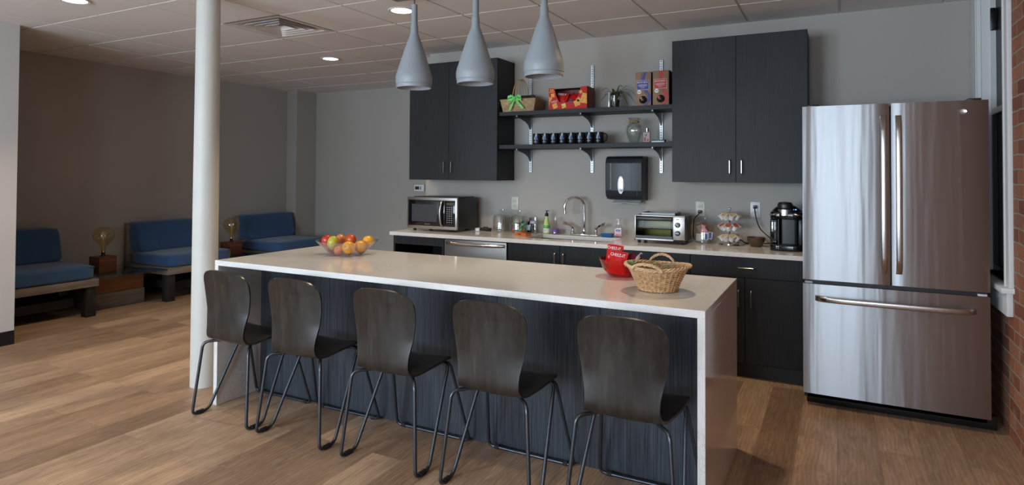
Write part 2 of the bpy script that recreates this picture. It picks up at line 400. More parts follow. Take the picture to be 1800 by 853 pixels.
b.box(XR, 1.1, FRONT_Y, WY0, 0, ZC+.01).box(XR, 1.1, WY1, YW, 0, ZC+.01).box(XR, 1.1, WY0, WY1, 0, WZB).box(XR, 1.1, WY0, WY1, WZT, ZC+.01)
struct(b.build('wall_right', M_BRICK, smooth=False))
def side_window():
    root = bpy.data.objects.new('window_1', None); COL.objects.link(root); root.location = (XR, 4.56, WZB); W[root] = Matrix.Translation(Vector(root.location)); struct(root)
    f = MB()
    f.box(XR-.022, XR, WY1, YW-.005, WZB, ZC-.003, .003).box(XR-.022, XR, 4.068, WY0, WZB, ZC-.003, .003).box(XR-.022, XR, WY0, WY1, WZT, ZC-.003, .003)
    f.box(XR-.030, XR-.022, WY1+.0, WY1+.03, WZB, ZC-.004, .003).box(XR-.030, XR-.022, WY0-.035, WY0-.015, WZB, ZC-.004, .003)
    f.box(XR, .93, WY1-.012, WY1, WZB, WZT).box(XR, .93, WY0, WY0+.012, WZB, WZT)
    f.build('casing', M_WHITEP, root)
    s = MB(); s.box(XR-.055, .93, 4.06, YW-.005, WZB-.028, WZB, .004); s.build('window_stool', M_WHITEP, root)
    s = MB(); s.box(XR-.028, XR, 4.09, YW-.01, WZB-.15, WZB-.028, .003); s.build('apron', M_WHITEP, root)
    s = MB(); s.box(.845, .868, WY1-.040, WY1-.012, 1.74, WZT).box(.845, .868, WY0+.012, WY0+.04, 1.74, WZT).box(.845, .868, WY0+.04, WY1-.040, 1.74, 1.775); s.build('sash', M_WHITEP, root)
    s = MB(); s.box(.869, .876, WY0+.012, WY1-.012, WZB, WZT); s.build('pane', M_DARKPANE, root)
    s = MB(); s.box(.847, .868, WY1-.045, WY1-.012, WZB, 1.74).box(.847, .868, WY0+.012, WY0+.045, WZB, 1.74).box(.847, .868, WY0+.045, WY1-.045, WZB, WZB+.04); s.build('lower_sash', M_BLACK, root)
    s = MB(); s.box(.838, .866, WY1-.052, WY1-.0405, 2.255, 2.395, .005); s.build('sash_latch', M_BLACK, root)
side_window()
# wall behind the camera with its window openings
b = MB(); xs = [XL-.2]+[v for w_ in WINS for v in w_]+[1.3]
for k in range(0, len(xs), 2): b.box(xs[k], xs[k+1], FRONT_Y-.15, FRONT_Y, 0, ZC+.01)
for a, c in WINS: b.box(a, c, FRONT_Y-.15, FRONT_Y, 0, WZ0).box(a, c, FRONT_Y-.15, FRONT_Y, WZ1, ZC+.01)
struct(b.build('wall_front', M_WALL, smooth=False))
for k, (a, c) in enumerate(WINS):
    f = MB(); y0, y1 = FRONT_Y-.10, FRONT_Y-.05
    f.box(a, a+.05, y0, y1, WZ0, WZ1).box(c-.05, c, y0, y1, WZ0, WZ1).box(a, c, y0, y1, WZ0, WZ0+.05).box(a, c, y0, y1, WZ1-.05, WZ1)
    f.box((a+c)/2-.025, (a+c)/2+.025, y0, y1, WZ0, WZ1).box(a, c, y0, y1, 1.5, 1.55)
    struct(f.build('window_%d' % (k+2), M_WHITEP, smooth=False))

# round cream column
t = MB(); t.lathe([(.079, 0), (.079, .03), (.0765, 1.2), (.0715, ZC)], (-3.59, 2.69, 0), 48)
tag(t.build('column', M_COLUMN), 'tall round cream painted column standing at the left end of the island', 'column')

# ------------------------------------------------------------ ceiling fittings
def downlight(x, y, label, on=1.0):
    t = thing('ceiling_downlight', label, 'ceiling light', (x, y, ZC), 'recessed round ceiling downlights')
    MB().lathe([(.074, -.001), (.094, -.001), (.097, -.004), (.092, -.008), (.076, -.006), (.074, -.001)], (x, y, ZC), 40).build('trim_ring', M_WHITE, t)
    MB().lathe([(.001, -.003), (.0745, -.003)], (x, y, ZC), 40).build('diffuser', M_LAMP, t)
    ld = bpy.data.lights.new('downlight_glow', 'SPOT'); ld.energy = LAMP_POWER*on; ld.color = LAMP_COLOR; ld.spot_size = math.radians(112); ld.spot_blend = .6; ld.shadow_soft_size = .035
    lo = bpy.data.objects.new('downlight_glow', ld); COL.objects.link(lo); lo.parent = t; lo.location = (0, 0, -.045)
downlight(-4.545, 4.818, 'small lit round downlight farthest away, above the open floor before the blue sofas')
downlight(-2.729, 3.599, 'lit round downlight partly hidden by the stem of the leftmost pendant')
downlight(-4.547, 2.381, 'lit round downlight cut by the top edge, left of the cream column')
downlight(-.91, 3.599, 'lit round downlight above the wicker basket end of the island, out of frame')
downlight(-.91, 1.16, 'lit round downlight above the floor before the right end of the island, out of frame', .5)
downlight(-2.729, 1.16, 'lit round downlight above the floor before the left end of the island, out of frame', .5)

def air_diffuser():
    T = .6096; x0, y0 = -4.2413, 3.3002; cx, cy = x0+T/2, y0+T/2
    t = thing('air_diffuser', 'square louvred white air diffuser set in the ceiling right of the column', 'air vent', (cx, cy, ZC))
    def ring(m, r0, z0, r1, z1, th=.002):
        for k in range(4):
            a = k*PI/2; R = Matrix.Rotation(a, 4, 'Z'); C0 = Vector((cx, cy, ZC))
            p = [Vector((-r0, -r0, z0)), Vector((r0, -r0, z0)), Vector((r1, -r1, z1)), Vector((-r1, -r1, z1))]
            q = [C0+R @ v for v in p]; n = R @ Vector((0, 1, 0))
            bm = m.bm; v0 = [bm.verts.new(v) for v in q]; v1 = [bm.verts.new(v+n*th) for v in q]
            bm.faces.new(v0); bm.faces.new(v1[::-1])
            for i in range(4): bm.faces.new((v0[i], v0[(i+1) % 4], v1[(i+1) % 4], v1[i]))
    m = MB(); ring(m, .300, 0, .255, .003); m.build('frame', M_GRID, t, smooth=False)
    m = MB()
    for r in (.253, .198, .143, .088): ring(m, r, .001, r-.006, .004, .003); ring(m, r-.004, .003, r-.026, .034)
    m.build('louvre', M_GRID, t, smooth=False)
    m = MB(); m.lathe([(.13, .058), (.13, .20)], (cx, cy, ZC), 32); m.build('duct_collar', M_GRID, t)
    m = MB()
    for k in range(4):
        a = PI/4+k*PI/2; m.tube([(cx+.03*math.cos(a), cy+.03*math.sin(a), ZC+.03), (cx+.30*math.cos(a), cy+.30*math.sin(a), ZC+.03)], .003, 6)
    m.build('cross_wire', M_GRID, t)
    m = MB(); m.box(cx-.225, cx-.13, cy-.225, cy+.225, ZC+.06, ZC+.064).box(cx+.13, cx+.225, cy-.225, cy+.225, ZC+.06, ZC+.064).box(cx-.13, cx+.13, cy-.225, cy-.13, ZC+.06, ZC+.064).box(cx-.13, cx+.13, cy+.13, cy+.225, ZC+.06, ZC+.064)
    m.build('backing_plate', plain('duct_grey', (.12, .12, .12), .6), t, smooth=False)
air_diffuser()

# ------------------------------------------------------------ pendants
PY = 3.15
tag(MB().box(-2.57, -1.11, 2.98, 3.34, ZC-.025, ZC-.001, .003).build('canopy_board', M_REDW), 'dark red wood board on the ceiling from which the three pendants hang', 'ceiling board')
def pendant():
    t = thing('pendant_lamp', 'x', 'pendant lamp', (0, 0, 0), 'grey bottle shaped pendants over the island')
    out = [(.102, .0), (.106, .0), (.1075, .003), (.1080, .021), (.1075, .0225), (.1105, .0245), (.1125, .050), (.1120, .066), (.108, .085), (.1015, .105), (.087, .150), (.0725, .195), (.058, .240), (.044, .283), (.0335, .310), (.0265, .328), (.0238, .345), (.0228, .385), (.0192, .392), (.0185, .515), (.004, .518)]
    MB().lathe(out, seg=48).build('shade', M_PEND, t)
    MB().lathe([(.102, 0.0), (.105, .020), (.107, .06), (.100, .098), (.083, .150), (.066, .20), (.045, .25), (.03, .27), (.001, .272)], seg=40).build('shade_lining', M_PENDIN, t)
    MB().lathe([(.001, .17), (.02, .172), (.03, .19), (.026, .22), (.016, .25), (.016, .27)], seg=24).build('bulb', M_WHITE, t)
    MB().tube([(0, 0, .515), (0, 0, ZC-.025-1.885)], .0035, 8).build('cord', M_GUN, t)
    MB().lathe([(.001, ZC-.045-1.885), (.03, ZC-.045-1.885), (.03, ZC-.026-1.885), (.001, ZC-.026-1.885)], seg=24).build('ceiling_cup', M_PEND, t)
    return t
p0 = pendant(); pl = []
for k, (x, z, lab) in enumerate([(-2.29, 1.885, 'leftmost of the three grey bottle shaped pendants, in front of the left wall cabinet edge'),
                                 (-1.853, 1.885, 'middle of the three grey bottle shaped pendants over the island'),
                                 (-1.416, 1.897, 'rightmost of the three grey bottle shaped pendants, above the ribboned basket')]):
    o = p0 if k == 0 else copy_tree(p0); o['label'] = lab; place(o, (x, PY, z))

# ------------------------------------------------------------ island
IX0, IX1, IY0, IY1 = -3.231, -.442, 2.4865, 3.345; TH = .03
isl = thing('kitchen_island', 'long island with white quartz waterfall top and dark charcoal panelled front', 'kitchen island', ((IX0+IX1)/2, (IY0+IY1)/2, 0))
MB().box(IX0, IX1, IY0, IY1, HC-TH, HC, .0015, 1).build('countertop', M_QUARTZ, isl)
MB().box(IX0, IX0+TH, IY0, IY1, 0, HC-TH, .0015, 1).build('waterfall_end', M_QUARTZ, isl)
MB().box(IX1-TH, IX1, IY0, IY1, 0, HC-TH, .0015, 1).build('waterfall_end', M_QUARTZ, isl)
PYI = 2.80
MB().box(IX0+TH, IX1-TH, PYI+.018, IY1-.03, 0.0, HC-TH).build('cabinet_body', M_LAMI, isl, smooth=False)
pm = [IX0+TH+.001, -2.63, -2.07, -1.51, -.97, IX1-TH-.001]
for a, c in zip(pm, pm[1:]): MB().box(a+.0006, c-.0006, PYI, PYI+.017, 0.002, HC-TH-.001, .0006, 1).build('front_panel', M_LAMI, isl, smooth=False)
for k in range(4):
    a = IX0+TH+.01+k*.68; MB().box(a, a+.676, IY1-.029, IY1-.012, .1, HC-TH-.01, .001, 1).build('door', M_LAM, isl, smooth=False)

# ------------------------------------------------------------ chairs
def make_chair():
    t = thing('plywood_chair', 'x', 'chair', (0, 0, 0), 'dark plywood chairs along the island')
    Y0 = 2.54
    prof = [(2.58, .457, .203), (2.52, .453, .201), (2.46, .446, .193), (2.41, .436, .178), (2.372, .431, .164), (2.346, .440, .155), (2.334, .466, .148),
            (2.330, .51, .148), (2.328, .56, .156), (2.325, .61, .165), (2.321, .66, .173), (2.316, .70, .177)]
    for q in (4, 12, 22, 32, 42, 52, 62, 71, 79, 84): sn, cs_ = math.sin(math.radians(q))**.70, math.cos(math.radians(q))**.70; prof.append((2.313-.023*sn, .725+.104*sn, .1775*cs_))
    for q in (3, 12, 24, 36, 48, 60, 70, 78, 84): sn, cs_ = math.sin(math.radians(q))**.75, math.cos(math.radians(q))**.75; prof.insert(0, (2.585+.073*sn, .457-.020*sn*sn, .203*cs_))
    def cr(i, f):
        n = len(prof); a, b_, c, d = prof[max(i-1, 0)], prof[i], prof[min(i+1, n-1)], prof[min(i+2, n-1)]
        return [.5*((2*b_[k])+(-a[k]+c[k])*f+(2*a[k]-5*b_[k]+4*c[k]-d[k])*f*f+(-a[k]+3*b_[k]-3*c[k]+d[k])*f**3) for k in range(3)]
    def fn(u, v):
        q = v*(len(prof)-1); i = min(int(q), len(prof)-2); y, z, hw = cr(i, q-i)
        s = 2*u-1; back = max(0, min(1, (z-.46)/.14)); seat = 1-back
        return Vector((s*hw, y+.022-Y0+.030*back*s*s*(hw/.177)**2, z+.010*seat*s*s*(hw/.2)**2))
    m = MB(); m.grid(fn, 25, 101, .011); m.build('seat_shell', M_SHELL, t, ang=60)
    r = .0083
    for sx in (-1, 1):
        P = [(.085, 2.455, .415), (.183, 2.352, .410), (.218, 2.314, r), (.218, 2.420, r), (.184, 2.632, .428), (.09, 2.60, .432)]
        P = [(sx*x, y-Y0, z) for x, y, z in P]
        MB().tube(fillet(P, .034), r, 12).build('side_leg_loop', M_GUN, t)
        MB().tube([(sx*.218, 2.345-Y0, r+.001), (sx*.218, 2.385-Y0, r+.001)], .0125, 10).build('floor_glide', M_RUB, t)
        MB().tube([(sx*.172, 2.767-Y0, r+.001), (sx*.194, 2.767-Y0, r+.001)], .0115, 10).build('floor_glide', M_RUB, t)
    P = []
    L = [(.09, 2.56, .430), (.180, 2.652, .428), (.228, 2.767, r)]
    P = [(-x, y-Y0, z) for x, y, z in L]+[(x, y-Y0, z) for x, y, z in L[::-1]]
    MB().tube(fillet(P, .034), r*.92, 12).build('front_leg_loop', M_GUN, t)
    MB().box(-.10, .10, 2.44-Y0, 2.60-Y0, .420, .428, .002).build('seat_plate', M_GUN, t)
    return t
c0 = make_chair()
for k, (x, lab) in enumerate([(-2.962, 'dark plywood chair at the far left end of the island beside the column'),
                              (-2.452, 'second dark plywood chair from the column along the island'),
                              (-1.876, 'middle dark plywood chair of the five along the island front'),
                              (-1.310, 'fourth dark plywood chair from the column, next to the one nearest the right end'),
                              (-.728, 'largest, nearest dark plywood chair at the right end of the island front')]):
    o = c0 if k == 0 else copy_tree(c0); o['label'] = lab; place(o, (x, 2.54, 0), [0, .01, 0, -.008, 0][k])

# ------------------------------------------------------------ base cabinets and worktop
YF = 4.475           # face of doors
def bar_handle(m, p0_, p1_, out=.028, r=.0045):
    p0_, p1_ = Vector(p0_), Vector(p1_); d = (p1_-p0_).normalized(); o = Vector((0, -out, 0))
    m.tube([p0_, p0_+o*.8, p0_+o+d*.006, p1_+o-d*.006, p1_+o*.8, p1_], r, 8)
def base_cabinet(x0, x1, label, doors=(), drawer=None, open_front=False):
    t = thing('base_cabinet', label, 'cabinet', ((x0+x1)/2, 4.77, 0), 'charcoal base cabinets under the worktop')
    b = MB(); yb = YW-.002; yf = YF+.019; th = .018
    b.box(x0+.0005, x0+th, yf, yb, .10, HC-TH).box(x1-th, x1-.0005, yf, yb, .10, HC-TH).box(x0+th, x1-th, yf, yb, .10, .118).box(x0+th, x1-th, yb-.01, yb, .118, HC-TH)
    b.box(x0+th, x1-th, yf, yf+.09, HC-TH-.018, HC-TH)
    if open_front: b.box(x0+th, x1-th, yf-.018, yf, HC-TH-.075, HC-TH).box(x0+.0005, x0+th, yf-.018, yf, .10, HC-TH).box(x1-th, x1-.0005, yf-.018, yf, .10, HC-TH).box(x0+th, x1-th, yf+.02, yb-.01, .40, .418)
    b.build('carcass', M_LAM, t, smooth=False)
    MB().box(x0+.0005, x1-.0005, YF+.075, YF+.092, 0, .10).build('toe_kick', M_TOE, t, smooth=False)
    zt = HC-TH-.006
    if drawer:
        zb = .675; d = MB().box(x0+.002, x1-.002, YF, YF+.018, zb+.0015, zt, .001, 1).build('drawer', M_LAM, t, smooth=False)
        m = MB(); bar_handle(m, (drawer[0], YF, .7425), (drawer[1], YF, .7425)); m.build('handle', M_NICKEL, d); zt = zb-.0015
    for (a, c, hx, h0, h1) in doors:
        d = MB().box(a+.0015, c-.0015, YF, YF+.018, .112, zt, .001, 1).build('door', M_LAM, t, smooth=False)
        m = MB(); bar_handle(m, (hx, YF, h0), (hx, YF, h1)); m.build('handle', M_NICKEL, d)
base_cabinet(-3.462, -2.931, 'open fronted charcoal base cabinet at the left end, under the microwave', open_front=True)
base_cabinet(-2.322, -1.424, 'two door charcoal base cabinet under the sink', doors=[(-2.322, -1.873, -1.908, .65, .752), (-1.873, -1.424, -1.838, .65, .752)])
base_cabinet(-1.424, -.897, 'charcoal base cabinet with one drawer, mostly hidden behind the wicker basket', doors=[(-1.424, -.897, -.96, .48, .59)], drawer=(-1.21, -1.11))
base_cabinet(-.897, -.186, 'charcoal base cabinet with a drawer above two doors beside the refrigerator', doors=[(-.897, -.541, -.579, .485, .592), (-.541, -.186, -.500, .485, .592)], drawer=(-.584, -.478))
# dishwasher
dw = thing('dishwasher', 'stainless steel dishwasher with bowed bar handle under the worktop', 'dishwasher', (-2.6265, 4.77, 0))
MB().box(-2.926, -2.327, YF+.03, YW-.01, .10, HC-TH-.002).build('tub', M_BLACK, dw, smooth=False)
MB().box(-2.922, -2.331, YF-.005, YF+.03, .115, HC-TH-.008, .004).build('door', steel_mat('dull_steel_door', (.24, .225, .21), .42, 0, 'X'), dw)
MB().box(-2.926, -2.327, YF+.07, YF+.09, 0, .10).build('toe_kick', M_TOE, dw, smooth=False)
m = MB(); pts = [(-2.895+.545*k/16, YF-.005-.045*min(1, 3.2*min(k, 16-k)/16+.0)**.6-.004, .778) for k in range(17)]
m.tube(pts, .0125, 12); m.build('handle', M_STEEL2, dw)

def worktop():
    x0, x1, y0, y1 = -3.485, -.184, 4.448, YW-.002; a, b_, c, d = -2.22, -1.53, 4.585, 4.925
    m = MB(); z0, z1 = HC-TH, HC
    m.box(x0, a, y0, y1, z0, z1).box(b_, x1, y0, y1, z0, z1).box(a, b_, y0, c, z0, z1).box(a, b_, d, y1, z0, z1)
    bmesh.ops.remove_doubles(m.bm, verts=m.bm.verts[:], dist=1e-5)
    tag(m.build('worktop', M_QUARTZ, smooth=False), 'pale quartz worktop running along the back wall from the microwave to the refrigerator', 'worktop')
    m = MB(); t_ = .004; zb = HC-.19
    for q in ((a-.002-t_, a-.002, c-.004, d+.004), (b_+.002, b_+.002+t_, c-.004, d+.004), (a-.002, b_+.002, c-.006-t_, c-.002), (a-.002, b_+.002, d+.002, d+.006+t_)): m.box(*q, zb, z0-.0005)
    m.box(a-.002, b_+.002, c-.004, d+.004, zb-t_, zb)
    s = m.build('sink', M_STEEL2, smooth=False); tag(s, 'undermount stainless steel sink basin set in the pale worktop', 'sink')
    q = MB().lathe([(.001, zb+.001), (.02, zb+.001), (.042, zb+.003), (.045, zb+.0005)], ((a+b_)/2, (c+d)/2, 0), 24).build('drain', M_CHROME, s)
worktop()

# ------------------------------------------------------------ wall cabinets
def wall_cabinet(x0, x1, zb, zt, label, hx):
    t = thing('wall_cabinet', label, 'cabinet', ((x0+x1)/2, 4.92, zb), 'charcoal wall cabinets')
    xm = (hx[0]+hx[1])/2; yf = 4.75
    MB().box(x0, x1, yf+.019, YW-.001, zb, zt).build('body', M_LAM, t, smooth=False)
    for a, c, h in ((x0, xm, hx[0]), (xm, x1, hx[1])):
        d = MB().box(a+.0012, c-.0012, yf, yf+.018, zb+.001, zt-.001, .0008, 1).build('door', M_LAM, t, smooth=False)
        m = MB(); bar_handle(m, (h, yf, zb+.063), (h, yf, zb+.163)); m.build('handle', M_NICKEL, d)
wall_cabinet(-3.500, -2.573, 1.300, 2.362, 'two door charcoal wall cabinet above the microwave', (-3.105, -3.027))
wall_cabinet(-1.085, -.170, 1.306, 2.362, 'two door charcoal wall cabinet above the coffee machine', (-.673, -.592))

# ------------------------------------------------------------ refrigerator
def fridge():
    x0, x1, yf, zt = -.180, .7205, 4.162, 1.772
    t = thing('refrigerator', 'tall stainless steel french door refrigerator with bottom freezer drawer beside the brick wall', 'refrigerator', ((x0+x1)/2, 4.5, 0))
    MB().box(x0+.005, x1-.005, yf+.075, 4.93, .03, zt-.006, .004).build('cabinet', plain('dark_grey_side', (.05, .05, .055), .4), t)
    def panel(a, c, z0, z1):
        n = 28; poly = [(a, .065)]+[(a+(c-a)*k/n, .004*(abs(2*k/n-1)**7)) for k in range(n+1)]+[(c, .065)]
        m = MB(); m.prism(poly, (0, yf, z0), EX, EY, EZ*(z1-z0)); return m
    g = .2705
    for nm, a, c in (('door', x0+.002, g-.0045), ('door', g+.0085-.004, x1-.002)):
        d = panel(a, c, .745, zt).build(nm, M_STEEL, t, ang=50)
        s = -1 if a < 0 else 1; hx = g+.002+s*.036
        m = MB(); pts = []
        for k in range(21):
            f = k/20; pts.append((hx, yf-.022-.036*(1-(2*f-1)**4)**.5 if 0 < k < 20 else yf-.006, .812+.89*f))
        def bar(m, pts, w_, d_):
            t_ = bmesh.new(); rg = []
            for p in pts: rg.append([t_.verts.new(Vector(p)+Vector((w_*math.copysign(abs(math.cos(q))**.6, math.cos(q)), d_*math.copysign(abs(math.sin(q))**.6, math.sin(q)), 0))) for q in [2*PI*i/16 for i in range(16)]])
            for A, B in zip(rg, rg[1:]):
                for k in range(16): t_.faces.new((A[k], A[(k+1) % 16], B[(k+1) % 16], B[k]))
            t_.faces.new(rg[0]); t_.faces.new(rg[-1]); m._merge(t_)
        bar(m, pts, .0155, .010); m.build('handle', M_STEEL2, d, ang=50)
        if s > 0:
            q = Matrix.Translation((.602, yf-.0015, 1.712)) @ Matrix.Rotation(PI/2, 4, 'X')
            MB().lathe([(.001, .001), (.019, .001), (.0215, .002), (.0215, 0)], M=q, seg=32, sy=.72).build('badge', M_NICKEL, d)
            text('badge_mark', 'GE', (.594, yf-.0032, 1.707), EX, EZ, .016, .010, M_STEEL2, d)
    d = panel(x0+.002, x1-.002, .075, .720).build('freezer_drawer', M_STEEL, t, ang=50)
    m = MB(); n = 24; pts = [(-.112+.768*k/n, yf-.012-.040*(1-(2*k/n-1)**4)**.5 if 0 < k < n else yf+.002, .640) for k in range(n+1)]
    t_ = bmesh.new(); rg = []
    for p in pts: rg.append([t_.verts.new(Vector(p)+Vector((0, .010*math.copysign(abs(math.sin(q))**.6, math.sin(q)), .0165*math.copysign(abs(math.cos(q))**.6, math.cos(q))))) for q in [2*PI*i/16 for i in range(16)]])
    for A, B in zip(rg, rg[1:]):
        for k in range(16): t_.faces.new((A[k], A[(k+1) % 16], B[(k+1) % 16], B[k]))
    t_.faces.new(rg[0]); t_.faces.new(rg[-1]); m._merge(t_); m.build('handle', M_STEEL2, d, ang=50)
    MB().box(x0+.01, x1-.01, yf+.03, yf+.075, .7205, .744).build('door_gap', M_BLACK, t, smooth=False)
    for a in (x0+.012, x1-.055): MB().box(a, a+.042, yf+.012, yf+.03, .7215, .7335, .002).build('hinge', M_WHITE, t)
    MB().box(x0+.02, x1+.035, yf+.075, yf+.14, 0, .074, .003).build('base_grille', M_BLACK, t)
    for a in (x0+.03, x1-.09): MB().box(a, a+.06, yf+.02, yf+.16, zt-.004, zt+.012, .003).build('hinge_cover', M_BLACK, t)
fridge()

# ------------------------------------------------------------ open shelves
SX0, SX1 = -2.572, -1.086; YS = 4.78
def shelf(z, lab):
    tag(MB().box(SX0, SX1, YS, YW-.014, z-.034, z, .001, 1).build('shelf', M_LAM, smooth=False), lab, 'shelf', 'charcoal wall shelves')
shelf(1.892, 'upper charcoal shelf between the wall cabinets, carrying the snack carton'); shelf(1.607, 'lower charcoal shelf between the wall cabinets, carrying the mugs')
M_SLOT = plain('slot_dark', (.03, .03, .03), .6)
for x, w1, w2 in ((-2.406, 'left', 'nearest the left wall cabinet'), (-1.829, 'middle', 'above the sink'), (-1.243, 'right', 'nearest the right wall cabinet')):
    t = thing('shelf_track', '%s slotted metal shelf track on the wall, %s' % (w1, w2), 'shelf track', (x, YW, 1.372), 'slotted shelf tracks')
    MB().box(x-.0125, x+.0125, YW-.012, YW, 1.372, 2.285, .001, 1).build('rail', M_GALV, t)
    m = MB()
    for k in range(44):
        z = 1.385+k*.0205; m.box(x-.0035, x+.0035, YW-.0128, YW-.0119, z, z+.012)
    m.build('slots', M_SLOT, t, smooth=False)
    for z, w3 in ((1.858, 'upper'), (1.573, 'lower')):
        m = MB(); m.prism([(0, 0), (.27, 0), (.275, -.012), (.20, -.024), (.10, -.045), (.045, -.07), (.012, -.105), (0, -.105)], (x-.002, YW-.0125, z), -EY, EZ, EX*.004)
        m.prism([(.264, .001), (.276, .001), (.276, -.013), (.264, -.013)], (x-.006, YW-.0125, z), -EY, EZ, EX*.012)
        tag(m.build('shelf_bracket', M_GUN, smooth=False), 'grey metal bracket under the %s shelf on the %s track' % (w3, w1), 'bracket', 'shelf brackets')

# ------------------------------------------------------------ on the wall
def dispenser():
    x0, x1, yf, z0, z1 = -1.650, -1.352, 4.885, 1.150, 1.505
    t = thing('towel_dispenser', 'dark smoky plastic paper towel dispenser on the wall under the shelves', 'towel dispenser', ((x0+x1)/2, YW, z0))
    prof = [(0, .0), (.06, 0), (.145, .01), (.18, .035), (.193, .08), (.195, .20), (.195, .30), (.18, .338), (.15, .355), (0, .355)]
    MB().prism(prof, (x0, YW-.001, z0), -EY, EZ, EX*(x1-x0), .004).build('cover', plain('smoky_plastic', (.012, .016, .020), .42), t)
    m = MB()
    for x in (x0+.045, x1-.085): m.box(x, x+.0015, YW-.1972, YW-.1955, z0+.09, z0+.30)
    m.box(x1-.036, x1-.034, YW-.1972, YW-.1955, z0+.04, z0+.33); m.build('moulding_lines', M_BLACKG, t, smooth=False)
    q = Matrix.Translation((x0+.13, YW-.1955, z0+.125)) @ Matrix.Rotation(PI/2, 4, 'X')
    MB().lathe([(.0215, 0), (.0215, .003), (.026, .003), (.026, 0)], M=q @ Matrix.Diagonal((1, 2.75, 1, 1)), seg=32).build('window_rim', M_BLACKG, t)
    MB().lathe([(.001, .003), (.013, .0025), (.0215, .001)], M=q @ Matrix.Diagonal((1, 2.75, 1, 1)), seg=32).build('window_oval', M_CHROME, t)
    m = MB(); m.grid(lambda u, v: Vector((x0+.035+u*.225, YW-.06-.09*v+.0, z0-.001-.022*math.sin(v*PI/2)*(1-.35*math.exp(-((u-.5)/.12)**2)))), 15, 6, .0015)
    m.build('paper_towel', M_PAPER, t)
dispenser()
th_ = thing('thermostat', 'small white thermostat with dark screen on the far wall left of the microwave', 'thermostat', (-4.88, YFAR, 1.165))
MB().box(-4.96, -4.80, YFAR-.03, YFAR-.001, 1.115, 1.205, .008, 3).build('body', M_WHITE, th_)
MB().box(-4.94, -4.875, YFAR-.0315, YFAR-.0295, 1.14, 1.18, .0005, 1).build('screen', plain('lcd_green', (.05, .06, .035), .2), th_)
MB().box(-4.862, -4.842, YFAR-.032, YFAR-.0295, 1.165, 1.178, .0005, 1).box(-4.862, -4.842, YFAR-.032, YFAR-.0295, 1.143, 1.156, .0005, 1).build('buttons', M_SLOT, th_)
def outlet(x, z, lab, mat, plug=None):
    t = thing('wall_outlet', lab, 'outlet', (x, YW, z), 'double wall outlets')
    MB().box(x-.035, x+.035, YW-.006, YW-.0005, z-.0575, z+.0575, .002).build('cover_plate', mat, t)
    for s in (-1, 1):
        m = MB(); m.box(x-.016, x+.016, YW-.008, YW-.0055, z+s*.0205-.0135, z+s*.0205+.0135, .004)
        r = m.build('socket', mat, t)
        m = MB(); m.box(x-.0085, x-.0060, YW-.0085, YW-.0078, z+s*.0205-.002, z+s*.0205+.008).box(x+.0055, x+.008, YW-.0085, YW-.0078, z+s*.0205-.002, z+s*.0205+.007).ball((x, YW-.008, z+s*.0205-.0065), .0028, seg=8)
        m.build('slots', M_SLOT, r, smooth=False)
outlet(-2.563, 1.093, 'ivory double wall outlet with nothing plugged in, above the glass jars', M_IVORY)
outlet(-.940, 1.093, 'double wall outlet behind the lidded sugar packet jar, one black plug in it', M_IVORY)
outlet(-.538, 1.100, 'double wall outlet left of the coffee machine, one black plug in its upper socket', M_WHITE)
def cord(parent, pts, r=.004, plug=True):
    p = pts[0]
    c = MB().tube(pts, r, 8, smooth=6).build('power_cord', M_BLACK, parent)
    if plug: MB().box(p[0]-.013, p[0]+.013, YW-.035, YW-.009, p[2]-.011, p[2]+.011, .004).build('plug', M_BLACK, c)

# ------------------------------------------------------------ on the shelves
ZU, ZL = 1.893, 1.608
def weave_mat(name, c1, c2, sx=60, sz=90, order='XZY'):
    m, nt, p = newmat(name); setp(p, c1, .6)
    v = coords(nt, order=order); ck = N(nt, 'ShaderNodeTexBrick'); nt.links.new(v, ck.inputs['Vector']); ck.inputs['Scale'].default_value = 1
    ck.inputs['Brick Width'].default_value = 1.6/sx; ck.inputs['Row Height'].default_value = 1/sz; ck.inputs['Mortar Size'].default_value = .0011; ck.inputs['Mortar Smooth'].default_value = 1
    ck.inputs['Color1'].default_value = (*c1, 1); ck.inputs['Color2'].default_value = (*c2, 1); ck.inputs['Mortar'].default_value = tuple(x*.3 for x in c1)+(1,)
    nt.links.new(ck.outputs['Color'], p.inputs['Base Color'])
    iv = N(nt, 'ShaderNodeMath', operation='SUBTRACT'); iv.inputs[0].default_value = 1; nt.links.new(ck.outputs['Fac'], iv.inputs[1]); bump(nt, p, iv.outputs[0], .8, .004); return m
M_BAMBOO = weave_mat('woven_bamboo', (.40, .25, .12), (.56, .38, .20))
M_BAMBOOY = weave_mat('woven_bamboo_side', (.40, .25, .12), (.56, .38, .20), order='YZX')
M_STRIP = plain('bamboo_strip', (.42, .27, .12), .5)
M_LIME = plain('lime_ribbon', (.16, .62, .14), .45, var=.15)
